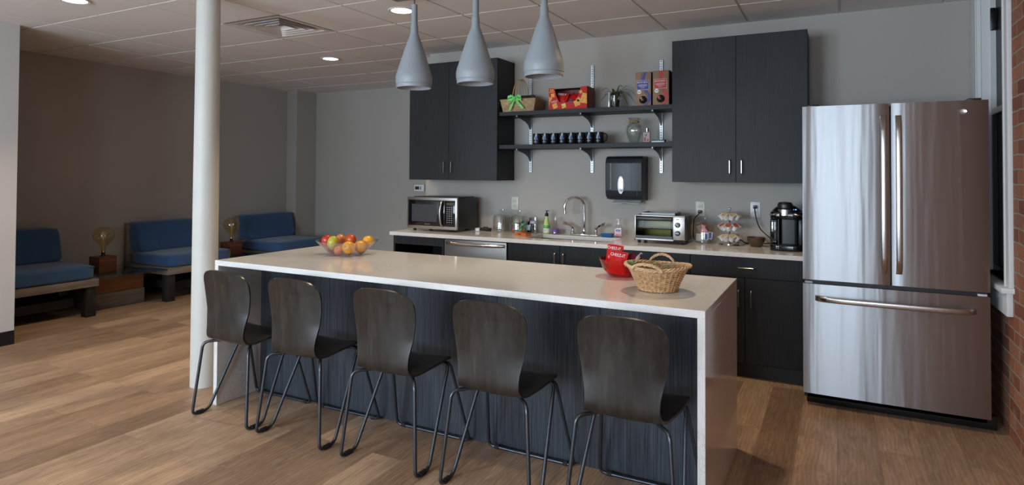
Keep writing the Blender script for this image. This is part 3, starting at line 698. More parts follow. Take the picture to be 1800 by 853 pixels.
def gift_basket():
    x0, x1, y0, y1, z0, z1 = -2.602+.03, -2.238, 4.80, 5.0, ZU, 1.997
    X0, X1 = x0+.0, x1; t = thing('gift_basket', 'woven bamboo basket with tall strip handle and lime green bow on the upper shelf', 'basket', ((X0+X1)/2, 4.9, ZU))
    c = Vector(((X0+X1)/2, (y0+y1)/2, 0)); hx, hy = (X1-X0)/2, (y1-y0)/2; k = .86
    B = [(-hx*k, -hy*k, z0+.001), (hx*k, -hy*k, z0+.001), (hx*k, hy*k, z0+.001), (-hx*k, hy*k, z0+.001)]; T = [(-hx, -hy, z1), (hx, -hy, z1), (hx, hy, z1), (-hx, hy, z1)]
    for mt, ids in ((M_BAMBOO, (0, 2)), (M_BAMBOOY, (1, 3))):
        for i in ids:
            m = MB()
            j = (i+1) % 4; q = [c+Vector(v) for v in (B[i], B[j], T[j], T[i])]
            m.grid(lambda u, v, q=q: (q[0].lerp(q[1], u)).lerp(q[3].lerp(q[2], u), v), 9, 5, .004)
            m.build('woven_panel', mt, t, smooth=False)
    MB().box(c.x-hx*k, c.x+hx*k, c.y-hy*k, c.y+hy*k, z0, z0+.005).build('base', M_BAMBOO, t)
    MB().tube([c+Vector((sx*(hx+.002), sy*(hy+.002), z1)) for sx, sy in ((-1, -1), (1, -1), (1, 1), (-1, 1))], .0055, 8, closed=True).build('rim', M_STRIP, t)
    for dx in (-.035, -.005, .025):
        m = MB()
        def fn(u, v, dx=dx): 
            a = PI*u; y = c.y-(hy+.006)*math.cos(a)*(1 if abs(math.cos(a)) < .999 else 1); z = (z1-.03)+.215*math.sin(a)**.75 if math.sin(a) > 0 else z1-.03
            x = c.x-.012+dx*(1-.55*math.sin(a))+(v-.5)*.008; return Vector((x, y, z))
        m.grid(fn, 36, 2, .0015); m.build('handle_strip', M_STRIP, t)
    m = MB(); bx, by, bz = c.x-.016, y0-.012, z1+.01
    for s in (-1, 1):
        P = [(bx, by, bz), (bx+s*.03, by-.012, bz+.018), (bx+s*.062, by-.014, bz+.008), (bx+s*.066, by-.01, bz-.018), (bx+s*.035, by-.008, bz-.012), (bx, by, bz)]
        def cat(P, u):
            q = u*(len(P)-1); i = min(int(q), len(P)-2); f = q-i; return Vector(P[i]).lerp(Vector(P[i+1]), f*f*(3-2*f))
        m.grid(lambda u, v, P=P: cat(P, u)+Vector((0, -.004*math.sin(u*PI), (v-.5)*.022)), 22, 3, .001)
    for tail in ([(bx, by, bz), (bx-.035, by-.012, bz-.03), (bx-.075, by-.008, bz-.055)], [(bx, by, bz), (bx-.02, by-.012, bz-.05), (bx-.045, by-.013, bz-.105)], [(bx, by, bz), (bx+.035, by-.01, bz-.045), (bx+.078, by-.006, bz-.092)]):
        m.grid(lambda u, v, P=tail: cat(P, u)+Vector(((v-.5)*.022, 0, (v-.5)*.006)), 14, 3, .001)
    m.ball((bx, by-.008, bz), .012, (1, .7, 1)); m.build('bow', M_LIME, t)
gift_basket()
tag(MB().box(-2.52, -2.315, 4.955, 4.972, 1.90, 2.048, .008, 3).build('black_case', M_BLACK), 'black rounded flat case standing up inside the ribboned basket', 'case')

M_CARTON = plain('red_carton', (.55, .010, .010), .65, var=.08); M_YEL = plain('yellow_print', (.90, .62, .06), .5); M_CRACK = plain('orange_cracker_print', (.85, .36, .04), .5, var=.25, scale=90)
M_CARTIN = plain('brown_carton_inside', (.06, .035, .025), .8); M_WPRINT = plain('white_print', (.8, .8, .78), .5); M_BAG = plain('red_foil_bag', (.55, .010, .012), .22, var=.1)
M_FOIL = plain('silver_foil', (.35, .37, .40), .25, .8)
def snack_carton():
    x0, x1, y0, y1, z0, h = -2.132, -1.793, 4.845, 5.02, ZU, .188; w_ = x1-x0
    t = thing('snack_carton', 'red printed carton of snack bags, cut open at the front, on the upper shelf', 'carton', ((x0+x1)/2, 4.93, ZU))
    out = [(0, 0), (w_, 0), (w_, h), (w_*.84, h*.99), (w_*.80, h*.72), (w_*.74, h*.46), (w_*.66, h*.34), (w_*.40, h*.32), (w_*.28, h*.36), (w_*.20, h*.62), (w_*.15, h*.97), (0, h)]
    MB().prism(out, (x0, y0, z0), EX, EZ, EY*.002).build('front_panel', M_CARTON, t, smooth=False)
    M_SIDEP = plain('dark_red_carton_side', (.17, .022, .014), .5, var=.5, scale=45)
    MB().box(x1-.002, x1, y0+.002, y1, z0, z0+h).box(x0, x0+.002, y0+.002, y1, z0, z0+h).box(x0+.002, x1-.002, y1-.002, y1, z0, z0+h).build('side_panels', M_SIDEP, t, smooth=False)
    MB().box(x0+.002, x1-.002, y0+.002, y1-.002, z0, z0+.002).box(x0+.002, x1-.002, y0+.06, y1-.002, z0+h-.003, z0+h-.001).build('inner_liner', M_CARTIN, t, smooth=False)
    def sq(cx_, cz, s, a, mt):
        q = [(s/2*math.cos(a+PI/4+k*PI/2)*1.41, s/2*math.sin(a+PI/4+k*PI/2)*1.41) for k in range(4)]
        return MB().prism(q, (x0+cx_, y0-.0004, z0+cz), EX, EZ, EY*.0003).build('cracker_print', mt, t, smooth=False)
    sq(.036, .125, .032, .1, M_CRACK); sq(.056, .036, .042, .3, M_CRACK); sq(.135, .034, .036, .25, M_YEL); sq(.252, .052, .048, .35, M_CRACK); sq(.264, .082, .03, .7, M_CRACK)
    MB().prism([(.272, .055), (w_-.001, .045), (w_-.001, .125), (.302, .135)], (x0, y0-.0004, z0), EX, EZ, EY*.0003).build('cracker_print', M_CRACK, t, smooth=False)
    MB().prism([(.001, .03), (.012, .075), (.032, .10), (.001, .118)], (x0, y0-.0004, z0), EX, EZ, EY*.0003).build('cracker_print', M_CRACK, t, smooth=False)
    sq(.285, .142, .024, .5, M_CRACK)
    text('count_number', '36', (x0+.009, y0, z0+.160), EX, EZ, .036, .020, M_YEL, t, .0008)
    MB().box(x0+.006, x0+.05, y0-.0005, y0-.0001, z0+.151, z0+.154).build('count_underline', M_YEL, t)
    text('carton_lettering', 'CHEEZ-IT', (x0+.021, y0, z0+.060), (EX+EZ*.12).normalized(), EZ, .056, .017, M_WPRINT, t, .0009)
    text('small_lettering', 'CHEEZ-IT', (x0+.115, y0-.0004, z0+.027), (EX-EZ*.2).normalized(), EZ, .036, .010, M_BLACK, t, .0010)
snack_carton()
def snack_bag(name, c, R_, w_, h, lab, txt=None, mt=None, d=.02):
    """pillow bag: w x h in its own XZ plane, seams at top and bottom"""
    t = thing(name, lab, 'snack bag', c)
    Mx = Matrix.Translation(Vector(c)) @ R_.to_4x4()
    def side(s):
        def fn(u, v):
            x, z = (u-.5)*w_, (v-.5)*h; e = (1-abs(2*u-1)**3)*max(0, 1-abs(2*v-1)/.86)**.5 if abs(2*v-1) < .86 else 0
            pin = 1-.05*(1-abs(2*v-1)); y = s*(d*e+.0006)+.0025*math.sin(u*17+v*9)*e
            return Mx @ Vector((x*pin, y, z))
        return fn
    m = MB(); m.grid(side(-1), 15, 17).grid(side(1), 15, 17); b_ = m.build('bag', mt or M_BAG, t, ang=60)
    if txt:
        A = Mx.to_3x3() @ Vector((1, 0, 0)); B = Mx.to_3x3() @ Vector((0, 0, 1))
        text('bag_lettering', txt, Mx @ Vector((-w_*.40, -d-.004, h*.25)), A, B, w_*.80, h*.13, M_WPRINT, t, .001)
    return t
rx = lambda a, b_=0, c=0: (Matrix.Rotation(c, 3, 'Z') @ Matrix.Rotation(a, 3, 'X') @ Matrix.Rotation(b_, 3, 'Y'))
snack_bag('snack_bag', (-2.035, 4.90, 1.985), rx(-.3, .15), .10, .12, 'red snack bag leaning at the left inside the open carton', 'CHEEZ-IT')
snack_bag('snack_bag', (-1.955, 4.93, 1.985), rx(-.5, -.7), .10, .11, 'red snack bag standing tilted at the back inside the open carton')
snack_bag('snack_bag', (-1.95, 4.875, 1.955), rx(-.5, .5), .055, .055, 'small silver and red snack pouch lying on top in the open carton', None, M_FOIL, .010)
snack_bag('snack_bag', (-1.89, 4.91, 1.98), rx(-.35, -.35), .11, .12, 'red snack bag leaning at the right inside the open carton')
M_LEAF = plain('leaf_green', (.035, .075, .018), .45, var=.3, scale=30); M_LEAF2 = plain('pale_leaf', (.11, .17, .05), .45, var=.25, scale=30)
def blade(m, p, ang, L, w_, rise, drop, steps=10):
    d = Vector((math.cos(ang), math.sin(ang), 0)); s = Vector((-math.sin(ang), math.cos(ang), 0))
    def fn(u, v):
        q = Vector(p)+d*L*u+EZ*(rise*math.sin(min(1, u*1.35)*PI/2)-drop*u*u); return q+s*(v-.5)*w_*(math.sin(PI*(.12+.88*u))**.6)+EZ*(-abs(v-.5)*w_*.25)
    m.grid(fn, steps, 3, .0006)
def potted_plant():
    x, y = -1.585, 4.93
    t = thing('spider_plant', 'spider plant with arching thin leaves in a clear glass on the upper shelf', 'plant', (x, y, ZU))
    MB().lathe([(.001, .0), (.036, 0), (.040, .01), (.045, .105), (.043, .105), (.038, .012), (.001, .006)], (x, y, ZU), 28).build('glass_pot', M_GLASS, t)
    MB().lathe([(.001, .008), (.034, .008), (.040, .07), (.001, .076)], (x, y, ZU), 20).build('roots', plain('dark_soil', (.03, .022, .014), .9), t)
    m = MB(); rnd = random.Random(4)
    for k in range(22): blade(m, (x+rnd.uniform(-.015, .015), y+rnd.uniform(-.015, .015), ZU+.065), rnd.uniform(0, 2*PI), rnd.uniform(.05, .11), .010, rnd.uniform(.06, .12), rnd.uniform(.02, .09))
    for a, L, ri, dr in ((-.1, .20, .14, .14), (-.25, .19, .115, .16), (.15, .17, .15, .09), (-.5, .16, .08, .15), (PI+.2, .11, .12, .04), (PI-.1, .13, .09, .10), (1.2, .10, .14, .02)): blade(m, (x, y, ZU+.07), a, L, .012, ri, dr)
    m.build('leaves', M_LEAF, t)
potted_plant()
t = thing('glass_tube', 'thin clear glass tube standing in front of the spider plant', 'glass tube', (-1.603, 4.84, ZU))
MB().lathe([(.001, 0), (.010, .001), (.0115, .01), (.0115, .118), (.0125, .12), (.0105, .12), (.0105, .01), (.001, .004)], (-1.603, 4.84, ZU), 20).build('tube', glass('highlight_glass', (.85, .88, .9), 1, .12, .35, (.8, .84, .86)), t)  # clear glass with its bright highlight painted in as a whitish body
M_KRAFT = plain('kraft_card', (.29, .175, .10), .7, var=.08)
def wine_box(x0, x1, y0, col, lab):
    z0, h, dp = ZU, .262, .17; w_ = x1-x0
    t = thing('drink_box', lab, 'drink box', ((x0+x1)/2, y0+dp/2, ZU), 'kraft drink boxes on the upper shelf')
    mk = plain('print_'+lab.split()[1], col, .5)
    MB().box(x0, x1, y0, y0+dp, z0, z0+h, .002).build('carton', M_KRAFT, t)
    MB().box(x1+.0002, x1+.0006, y0+.003, y0+dp, z0, z0+h).box(x0-.0006, x0-.0002, y0+.003, y0+dp, z0, z0+h).build('dark_sides', M_BLACK, t)
    m = MB()
    def arc(c0, c1, z_0, z_1, xa, w0):
        n = 12; L = []; 
        for k in range(n+1):
            f = k/n; xx = xa+(.035*math.sin(f*PI*1.0) if c0 else -.025*f*(1-f)*2+.0*f); L.append((xx, z_0+(z_1-z_0)*f))
        return L+[(x_+w0, z_) for x_, z_ in L[::-1]]
    m2 = MB()
    for off, ww in ((0, .0022), (.005, .0022), (.010, .004), (.017, .019)):
        m.prism(arc(True, 0, 0, .118, .055+off*.9, ww), (x0, y0-.0004, z0+.002), EX, EZ, EY*.0003)
        q = [(.040+off*.9+.016*f_*f_, .195+.065*f_) for f_ in [k/8 for k in range(9)]]; m2.prism(q+[(a_+ww, b_) for a_, b_ in q[::-1]], (x0, y0-.0004, z0), EX, EZ, EY*.0003)
    m.build('lower_ribbon_print', mk, t, smooth=False); m2.build('upper_ribbon_print', mk, t, smooth=False)
    MB().box(x0+.010, x0+.106, y0-.0009, y0-.0005, z0+.125, z0+.198).build('label_border', M_WPRINT, t)
    MB().box(x0+.0115, x0+.1045, y0-.0013, y0-.0010, z0+.1265, z0+.1965).build('label_panel', mk, t)
    text('label_lettering', 'BOTA BOX', (x0+.018, y0-.0013, z0+.175), EX, EZ, .080, .0145, M_WPRINT, t, .0004)
    m = MB()
    for zz, a, b_ in ((.163, .024, .092), (.156, .020, .096), (.149, .028, .088), (.138, .042, .074)): m.box(x0+a, x0+b_, y0-.0016, y0-.0014, z0+zz, z0+zz+.0018)
    m.build('fine_print', M_WPRINT, t)
    q = Matrix.Translation((x0+.030, y0-.0006, z0+.108)) @ Matrix.Rotation(PI/2, 4, 'X'); MB().lathe([(.001, .0006), (.0155, .0006), (.016, 0)], M=q, seg=24).build('round_seal', M_WPRINT, t)
    MB().box(x0+.018, x0+.042, y0-.0016, y0-.0013, z0+.105, z0+.109).build('seal_mark', M_BLACK, t)
    m = MB(); tri = (x0+w_-.022, z0+h-.03)
    for k in range(3):
        a = PI/2+k*2*PI/3; b_ = PI/2+(k+1)*2*PI/3; m.tube([(tri[0]+.008*math.cos(a+.35), y0-.0005, tri[1]+.008*math.sin(a+.35)), (tri[0]+.008*math.cos(b_-.35), y0-.0005, tri[1]+.008*math.sin(b_-.35))], .0009, 4)
    m.build('recycling_mark', M_BLACK, t)
    q = Matrix.Translation((x0+.062, y0, z0+.045)) @ Matrix.Rotation(PI/2, 4, 'X')
    sp = MB().lathe([(.030, 0), (.030, .004), (.024, .006), (.022, .028), (.012, .034), (.001, .035)], M=q, seg=28).build('spigot', M_BLACKG, t)
    q2 = Matrix.Translation((x0+.056, y0-.035, z0+.056)) @ Matrix.Rotation(PI/2, 4, 'X'); MB().lathe([(.009, -.01), (.009, .004), (.001, .005)], M=q2, seg=20).build('red_button', plain('red_plastic_button', (.6, .02, .015), .35), sp)
wine_box(-1.380, -1.257, 4.805, (.02, .03, .22), 'kraft blue labelled drink box with spigot on the upper shelf')
wine_box(-1.240, -1.118, 4.79, (.45, .018, .012), 'kraft red labelled drink box with spigot at the right end of the upper shelf')
M_MUG = plain('black_ceramic', (.008, .008, .009), .18); M_LOGO = plain('blue_logo_print', (.07, .20, .50), .4, var=.3, scale=120); M_LOGO2 = plain('pale_logo_print', (.42, .58, .68), .4)
def make_mug():
    t = thing('mug', 'x', 'mug', (0, 0, 0), 'black logo mugs on the lower shelf'); R_ = .0368; H_ = .092
    MB().lathe([(.001, .004), (.030, .004), (.0355, .0), (R_, .003), (R_, H_-.001), (R_-.002, H_), (R_-.004, H_-.001), (R_-.004, .010), (.001, .008)], seg=32).build('body', M_MUG, t)
    m = MB(); cs = lambda x, z: Vector((R_*1.008*math.sin(x/R_), -R_*1.008*math.cos(x/R_), z))
    def patch(mb, P):
        bm = bmesh.new(); c = cs(sum(p[0] for p in P)/len(P), sum(p[1] for p in P)/len(P)); vs = [bm.verts.new(cs(*p)) for p in P]
        for k in range(len(P)): bm.faces.new((vs[k], vs[(k+1) % len(P)], bm.verts.new(c)))
        mb._merge(bm)
    patch(m, [(-.001, .078), (.006, .070), (.010, .060), (.004, .044), (-.001, .040)]); patch(m, [(.005, .072), (.011, .066), (.021, .042), (.016, .036), (.009, .050)]); m.build('logo_sail', M_LOGO, t)
    m = MB(); patch(m, [(-.006, .074), (-.002, .078), (-.002, .034), (-.008, .038), (-.018, .044)]); patch(m, [(-.0055, .012), (-.0015, .012), (-.0015, .033), (-.0055, .033)]); m.build('logo_mast', M_LOGO2, t)
    m = MB(); patch(m, [(-.016, .021), (-.008, .021), (-.008, .0235), (-.016, .0235)]); patch(m, [(.000, .021), (.014, .021), (.014, .0235), (.000, .0235)]); m.build('logo_lettering', M_LOGO2, t)
    P = [(R_-.003, 0, .075), (R_+.012, 0, .080), (R_+.027, 0, .066), (R_+.029, 0, .045), (R_+.020, 0, .024), (R_-.003, 0, .016)]
    hd = MB().tube(P, .0048, 8, smooth=6).build('handle', M_MUG, t)
    return t, hd
mg, hd = make_mug(); ords = ['leftmost', 'second from left', 'third from left', 'fourth from left', 'fourth from right', 'third from right', 'second from right', 'rightmost']
for k in range(8):
    o = mg if k == 0 else copy_tree(mg); o['label'] = '%s of the eight black mugs in a row on the lower shelf%s' % (ords[k], ', handle showing' if k == 7 else '')
    a = 0 if k == 7 else 1.25
    for ch in o.children:
        if ch.name.startswith('handle'): ch.rotation_euler = (0, 0, a)
    place(o, (-2.235+k*.0785, 4.84, ZL))
def vase():
    x, y = -1.415, 4.90; t = thing('glass_vase', 'clear glass urn vase with raffia bow round its neck on the lower shelf', 'vase', (x, y, ZL))
    MB().lathe([(.001, .0), (.036, 0), (.038, .004), (.045, .03), (.062, .075), (.066, .105), (.060, .135), (.040, .160), (.036, .172), (.040, .185), (.050, .198), (.0535, .200), (.0515, .202), (.046, .197), (.033, .172), (.038, .158), (.057, .134), (.063, .105), (.059, .076), (.042, .032), (.034, .010), (.001, .009)], (x, y, ZL), 36).build('glass_body', glass('vase_glass', (.90, .92, .91), 1, .08), t)
    m = MB(); M_RAF = plain('raffia', (.38, .24, .13), .7)
    for k in range(4): m.tube([(x+.0375*math.cos(a), y+.0375*math.sin(a), ZL+.163+.004*k+.003*math.sin(3*a+k)) for a in [2*PI*i/20 for i in range(20)]], .0016, 5, closed=True)
    for P in ([(0, 0), (-.03, .012), (-.055, .002), (-.03, -.006), (0, 0)], [(0, 0), (.025, .014), (.05, .010), (.03, -.004), (0, 0)], [(0, 0), (-.04, -.03), (-.062, -.06)], [(0, 0), (-.05, -.01), (-.075, -.018)], [(0, 0), (.04, -.012), (.062, -.028)], [(0, 0), (.03, .02), (.056, .03)]):
        m.tube([(x+p[0], y-.043-.012*min(1, abs(p[0])*20), ZL+.168+p[1]) for p in P], .0016, 5, smooth=4)
    m.build('raffia_bow', M_RAF, t)
vase()
x, y = -1.302, 4.86; t = thing('small_bottle', 'small bottle with pink paper label and silver cap beside the glass vase', 'bottle', (x, y, ZL))
MB().box(x-.026, x+.026, y-.018, y+.018, ZL, ZL+.085, .006, 3).build('glass_body', M_PLASTIC, t); MB().box(x-.024, x+.024, y-.0195, y-.0185, ZL+.006, ZL+.080).build('paper_label', plain('pink_paper', (.48, .31, .27), .6), t)
MB().lathe([(.010, .084), (.010, .094), (.013, .095), (.013, .112), (.001, .113)], (x, y, ZL), 24).build('cap', M_NICKEL, t)
MB().lathe([(.001, .001), (.0095, .001), (.0098, 0)], M=Matrix.Translation((x-.004, y-.0196, ZL+.058)) @ Matrix.Rotation(PI/2, 4, 'X'), seg=24).build('teal_dot', plain('teal_print', (.02, .18, .20), .5), t)
MB().box(x-.020, x-.004, y-.0202, y-.0197, ZL+.012, ZL+.040).box(x+.004, x+.018, y-.0202, y-.0197, ZL+.012, ZL+.028).build('label_print', plain('brown_print', (.20, .11, .09), .6), t)
t = thing('small_case', 'flat white and teal plastic case lying at the right end of the lower shelf', 'case', (-1.208, 4.87, ZL))
MB().box(-1.262, -1.165, 4.84, 4.90, ZL, ZL+.013, .003).build('tray', M_WHITE, t); MB().box(-1.264, -1.163, 4.838, 4.902, ZL+.0132, ZL+.022, .003).build('lid', plain('teal_plastic', (.02, .13, .20), .35), t)

# ------------------------------------------------------------ on the worktop
ZT = HC+.0005
def microwave():
    x0, x1, y0, y1, z0, z1 = -3.436, -2.906, 4.64, 5.0, HC+.020, 1.146
    t = thing('microwave', 'black microwave oven with stainless front frame at the left end of the worktop', 'microwave oven', ((x0+x1)/2, 4.82, ZT))
    MB().box(x0+.004, x1-.004, y0+.02, y1, z0, z1-.004, .004).box(x0+.03, x1-.02, y0+.06, y1-.03, z1-.005, z1+.004, .002).build('housing', M_BLACK, t)
    m = MB(); w_, h = x1-x0, z1-z0
    m.prism([(0, 0), (w_, 0), (w_, h), (0, h)], (x0, y0, z0), EX, EZ, EY*.022, .004); m.build('front_frame', M_STEEL3, t)
    d = MB().box(x0+.018, x0+.405, y0-.006, y0-.0005, z0+.028, z1-.024, .002).build('door', M_BLACKG, t)
    MB().box(x0+.055, x0+.325, y0-.0072, y0-.0062, z0+.065, z1-.062).build('window_mesh', plain('oven_window', (.035, .038, .045), .25), d)
    text('brand_lettering', 'Farberware', (x0+.195, y0-.0062, z0+.040), EX, EZ, .058, .009, M_NICKEL, d, .0012)
    MB().tube([(x0+.385, y0-.004, z1-.030), (x0+.385, y0-.030, z1-.055), (x0+.378, y0-.040, z1-.13), (x0+.383, y0-.030, z0+.055), (x0+.388, y0-.004, z0+.032)], .0095, 10, smooth=6).build('handle', M_STEEL3, d)
    MB().box(x0+.408, x1-.018, y0-.005, y0-.0005, z0+.028, z1-.024, .002).build('control_panel', M_BLACKG, t)
    MB().box(x0+.425, x1-.035, y0-.006, y0-.0052, z1-.062, z1-.045).build('display', plain('dim_display', (.05, .055, .02), .3), t)
    m = MB()
    for r in range(8):
        for c in range(3): m.box(x0+.426+c*.023, x0+.439+c*.023, y0-.006, y0-.0052, z0+.064+r*.0185, z0+.070+r*.0185)
    m.build('keypad', plain('pale_keys', (.25, .25, .27), .5), t)
    for xx in (x0+.05, x1-.09):
        for yy in (y0+.05, y1-.05): MB().lathe([(.001, ZT-z0), (.014, ZT-z0), (.017, .004)], (xx, yy, z0), 16).build('foot', M_RUB, t)
microwave()
def lidded_jar(x, y, r, h, lab, name='glass_jar'):
    t = thing(name, lab, 'jar', (x, y, ZT)); k = r/.082
    MB().lathe([(.001, 0), (r*.93, 0), (r, .006), (r, h*.80), (r*.92, h*.9), (r*.90, h*.94), (r*.86, h*.94), (r*.88, h*.88), (r*.955, h*.79), (r*.955, .010), (.001, .008)], (x, y, ZT), 36).build('glass_body', M_GLASS, t)
    MB().lathe([(r*.99, h*.945), (r*1.0, h*.965), (r*.80, h*1.02), (r*.42, h*1.10), (r*.22, h*1.13), (r*.20, h*1.16), (r*.33, h*1.19), (r*.34, h*1.25), (r*.2, h*1.28), (.001, h*1.285)], (x, y, ZT), 32).build('lid', M_GLASS, t)
    return t
lidded_jar(-2.632, 4.955, .080, .155, 'left clear glass lidded jar holding packets and sticks beside the microwave')
lidded_jar(-2.453, 4.935, .079, .155, 'clear glass lidded jar full of colourful wrapped sweets below the ivory outlet')
lidded_jar(-.880, 4.925, .0725, .150, 'clear glass lidded jar full of sugar packets beside the toaster oven')
rnd = random.Random(3)
def packet(x, y, z, w_, h, R_, mt, lab, grp, name='sugar_packet', cat='packet'):
    Mx = Matrix.Translation((x, y, z)) @ R_.to_4x4(); m = MB(); m.box(-w_/2, w_/2, -.0018, .0018, -h/2, h/2, .0012, 1, M=Mx)
    return tag(m.build(name, mt), lab, cat, grp)
M_TAN = plain('tan_paper', (.38, .30, .24), .6); M_STICK = plain('dark_wood_stick', (.13, .075, .05), .6); M_PINK = plain('pink_paper_packet', (.72, .22, .32), .6); M_BLUEP = plain('blue_print_packet', (.04, .07, .40), .5); M_BRN = plain('brown_paper_packet', (.16, .075, .04), .7)
for k, (dx, dy, dz, a) in enumerate([(-.048, -.035, .05, .1), (-.032, -.048, .045, -.2), (-.018, -.055, .05, .15), (-.03, -.03, .09, .4), (-.05, .0, .05, 0)]):
    packet(-2.632+dx, 4.955+dy, ZT+.008+dz, .032, .075, rx(.1, a), M_TAN, 'pale tan paper packet standing in the left glass jar', 'tan packets in the left jar', 'tea_packet')
for k in range(6):
    x, y = -2.632+.012+.010*k, 4.955-.028+.012*(k % 3)
    m = MB(); m.tube([(x, y, ZT+.010), (x+.012*(k-2)/3+.006, y-.004, ZT+.132)], .0035, 6); tag(m.build('stir_stick', M_STICK), 'thin dark stick leaning in the right half of the left glass jar', 'stick', 'dark sticks in the left jar')
cand = [('red', (.75, .07, .03)), ('green', (.05, .45, .18)), ('purple', (.28, .05, .40)), ('teal', (.03, .22, .22)), ('orange', (.80, .20, .03)), ('pale green', (.30, .60, .45))]
cm = {c: plain('candy_'+c.replace(' ', '_'), v, .25) for c, v in cand}
layers = [(.018, 9), (.042, 9), (.066, 8), (.088, 5)]
i = 0
for z, n in layers:
    for k in range(n):
        a = 2*PI*k/n+z*30; rr = .052 if n > 5 else .035; c = rnd.choice(cand)[0]; i += 1
        m = MB(); m.ball((0, 0, 0), .0135, (1, 1, .8), 12).box(-.021, .021, -.003, .003, -.005, .005, .001, 1)
        m.bm.transform(Matrix.Translation((-2.453+rr*math.cos(a), 4.935+rr*math.sin(a), ZT+.008+z)) @ Matrix.Rotation(a*2.3, 4, 'Z') @ Matrix.Rotation(a, 4, 'Y'))
        tag(m.build('wrapped_sweet', cm[c]), '%s wrapped sweet inside the lidded jar of colourful sweets' % c, 'sweet', '%s sweets in the jar' % c)
for k, (dx, dy, dz, a, mt, w_, nm) in enumerate([(-.042, -.03, .032, .05, M_WHITE, .036, 'white'), (-.02, -.05, .035, -.1, M_WHITE, .036, 'white'), (-.045, -.02, .085, .5, M_TAN, .035, 'tan'), (-.03, -.04, .095, -.4, M_TAN, .035, 'tan'), (.0, -.045, .078, .9, M_PINK, .036, 'pink'),
        (-.012, -.035, .10, .4, M_PINK, .036, 'pink'), (.02, -.054, .045, .0, M_WHITE, .034, 'white'), (.045, -.036, .048, .12, M_WHITE, .034, 'white'), (.02, -.0575, .042, .0, M_BLUEP, .018, 'blue'), (.0475, -.041, .050, .12, M_BLUEP, .016, 'blue'), (.035, -.0, .105, .3, M_BRN, .04, 'brown'), (.0, .0, .118, 1.3, M_BRN, .045, 'brown')]):
    packet(-.880+dx, 4.925+dy, ZT+.012+dz, w_, .055 if nm != 'blue' else .042, rx(.05, a), mt, '%s paper sugar packet inside the lidded jar beside the toaster oven' % nm, '%s sugar packets in the jar' % nm)
# black bottle, drinking glass
x, y = -2.366, 4.995; t = thing('dark_bottle', 'small black bottle with pale blue label between the sweet jar and the tumbler', 'bottle', (x, y, ZT))
MB().lathe([(.001, 0), (.028, 0), (.030, .004), (.030, .075), (.026, .09), (.012, .105), (.011, .13), (.001, .131)], (x, y, ZT), 28).build('body', M_BLACKG, t)
MB().box(x-.022, x+.006, y-.0305, y-.0255, ZT+.022, ZT+.068, .001, 1).build('label_patch', M_LOGO2, t)
x, y = -2.315, 4.955; t = thing('tumbler', 'clear drinking glass beside the small black bottle', 'drinking glass', (x, y, ZT))
MB().lathe([(.001, 0), (.028, 0), (.035, .135), (.0335, .135), (.027, .008), (.001, .008)], (x, y, ZT), 28).build('glass_body', M_GLASS, t)
MB().lathe([(.0353, .085), (.0356, .105), (.0353, .108)], (x, y, ZT), 28).build('printed_band', plain('lilac_print', (.35, .32, .42), .4), t)
# orange boxes
x, y = -2.31, 4.72; t = thing('orange_box', 'low orange cardboard box lying before the jar of sweets', 'box', (x, y, ZT)); R_ = Matrix.Translation((x, y, ZT)) @ Matrix.Rotation(-.45, 4, 'Z'); M_OR = plain('orange_card', (.50, .13, .03), .5)
m = MB(); m.box(-.075, .075, -.03, .03, 0, .026, .0015, 1, M=R_); m.build('carton', M_OR, t)
m = MB()
for k in range(4): m.box(-.025+k*.010, -.018+k*.010, -.0306, -.0301, .008, .017, M=R_)
m.build('box_print', M_BLACK, t)
m = MB(); m.box(.02, .08, -.028, .028, .0265, .029, .0008, 1, M=R_); m.build('open_flap', M_BRN, t)
# black cable coil with white adapter
t = thing('charging_cable', 'coiled black cable lying on the worktop right of the microwave', 'cable', (-2.72, 4.81, ZT)); m = MB(); P = []
for k in range(40):
    a = 2*PI*k/13; P.append((-2.72+.052*math.cos(a)*(1+.1*math.sin(k)), 4.815+.028*math.sin(a)+.006*math.sin(k*.8), ZT+.006+.0004*k+.016*(1+math.sin(a*.5+1))*.5))
m.tube(P, .0045, 6, smooth=3); m.build('coil', M_RUB, t); MB().box(-2.735, -2.70, 4.80, 4.825, ZT+.034, ZT+.048, .004).build('cable_plug', M_BLACK, t)
t = thing('power_adapter', 'small white plug adapter lying beside the coiled black cable', 'adapter', (-2.815, 4.86, ZT)); m = MB().box(-2.842, -2.795, 4.84, 4.885, ZT, ZT+.030, .008, 3).build('body', M_WHITE, t)
m = MB().box(-2.846, -2.842, 4.852, 4.856, ZT+.010, ZT+.020).box(-2.846, -2.842, 4.868, 4.872, ZT+.010, ZT+.020).build('prongs', M_NICKEL, t)
# soap bottles
x, y = -2.205, 4.975; t = thing('soap_bottle', 'pale green soap bottle with black pump beside the sink', 'soap bottle', (x, y, ZT)); M_LG = plain('pale_green_plastic', (.46, .62, .20), .35)
MB().lathe([(.001, 0), (.027, 0), (.0295, .005), (.0295, .055), (.026, .085), (.017, .115), (.0125, .138), (.012, .15), (.001, .151)], (x, y, ZT), 28).build('body', M_LG, t)
MB().lathe([(.0298, .012), (.030, .013), (.030, .045), (.0298, .046)], (x, y, ZT), 28).build('white_label', M_WPRINT, t); MB().lathe([(.0301, .047), (.0302, .048), (.0298, .060), (.0278, .073), (.0274, .073)], (x, y, ZT), 28).build('green_band', plain('green_print', (.10, .42, .08), .4), t)
MB().lathe([(.0145, .150), (.0155, .152), (.0150, .172), (.009, .178), (.005, .186), (.005, .192), (.012, .194), (.012, .199), (.001, .200)], (x, y, ZT), 24).box(x-.002, x+.024, y-.006, y+.004, ZT+.193, ZT+.200, .002).build('pump', M_BLACK, t)
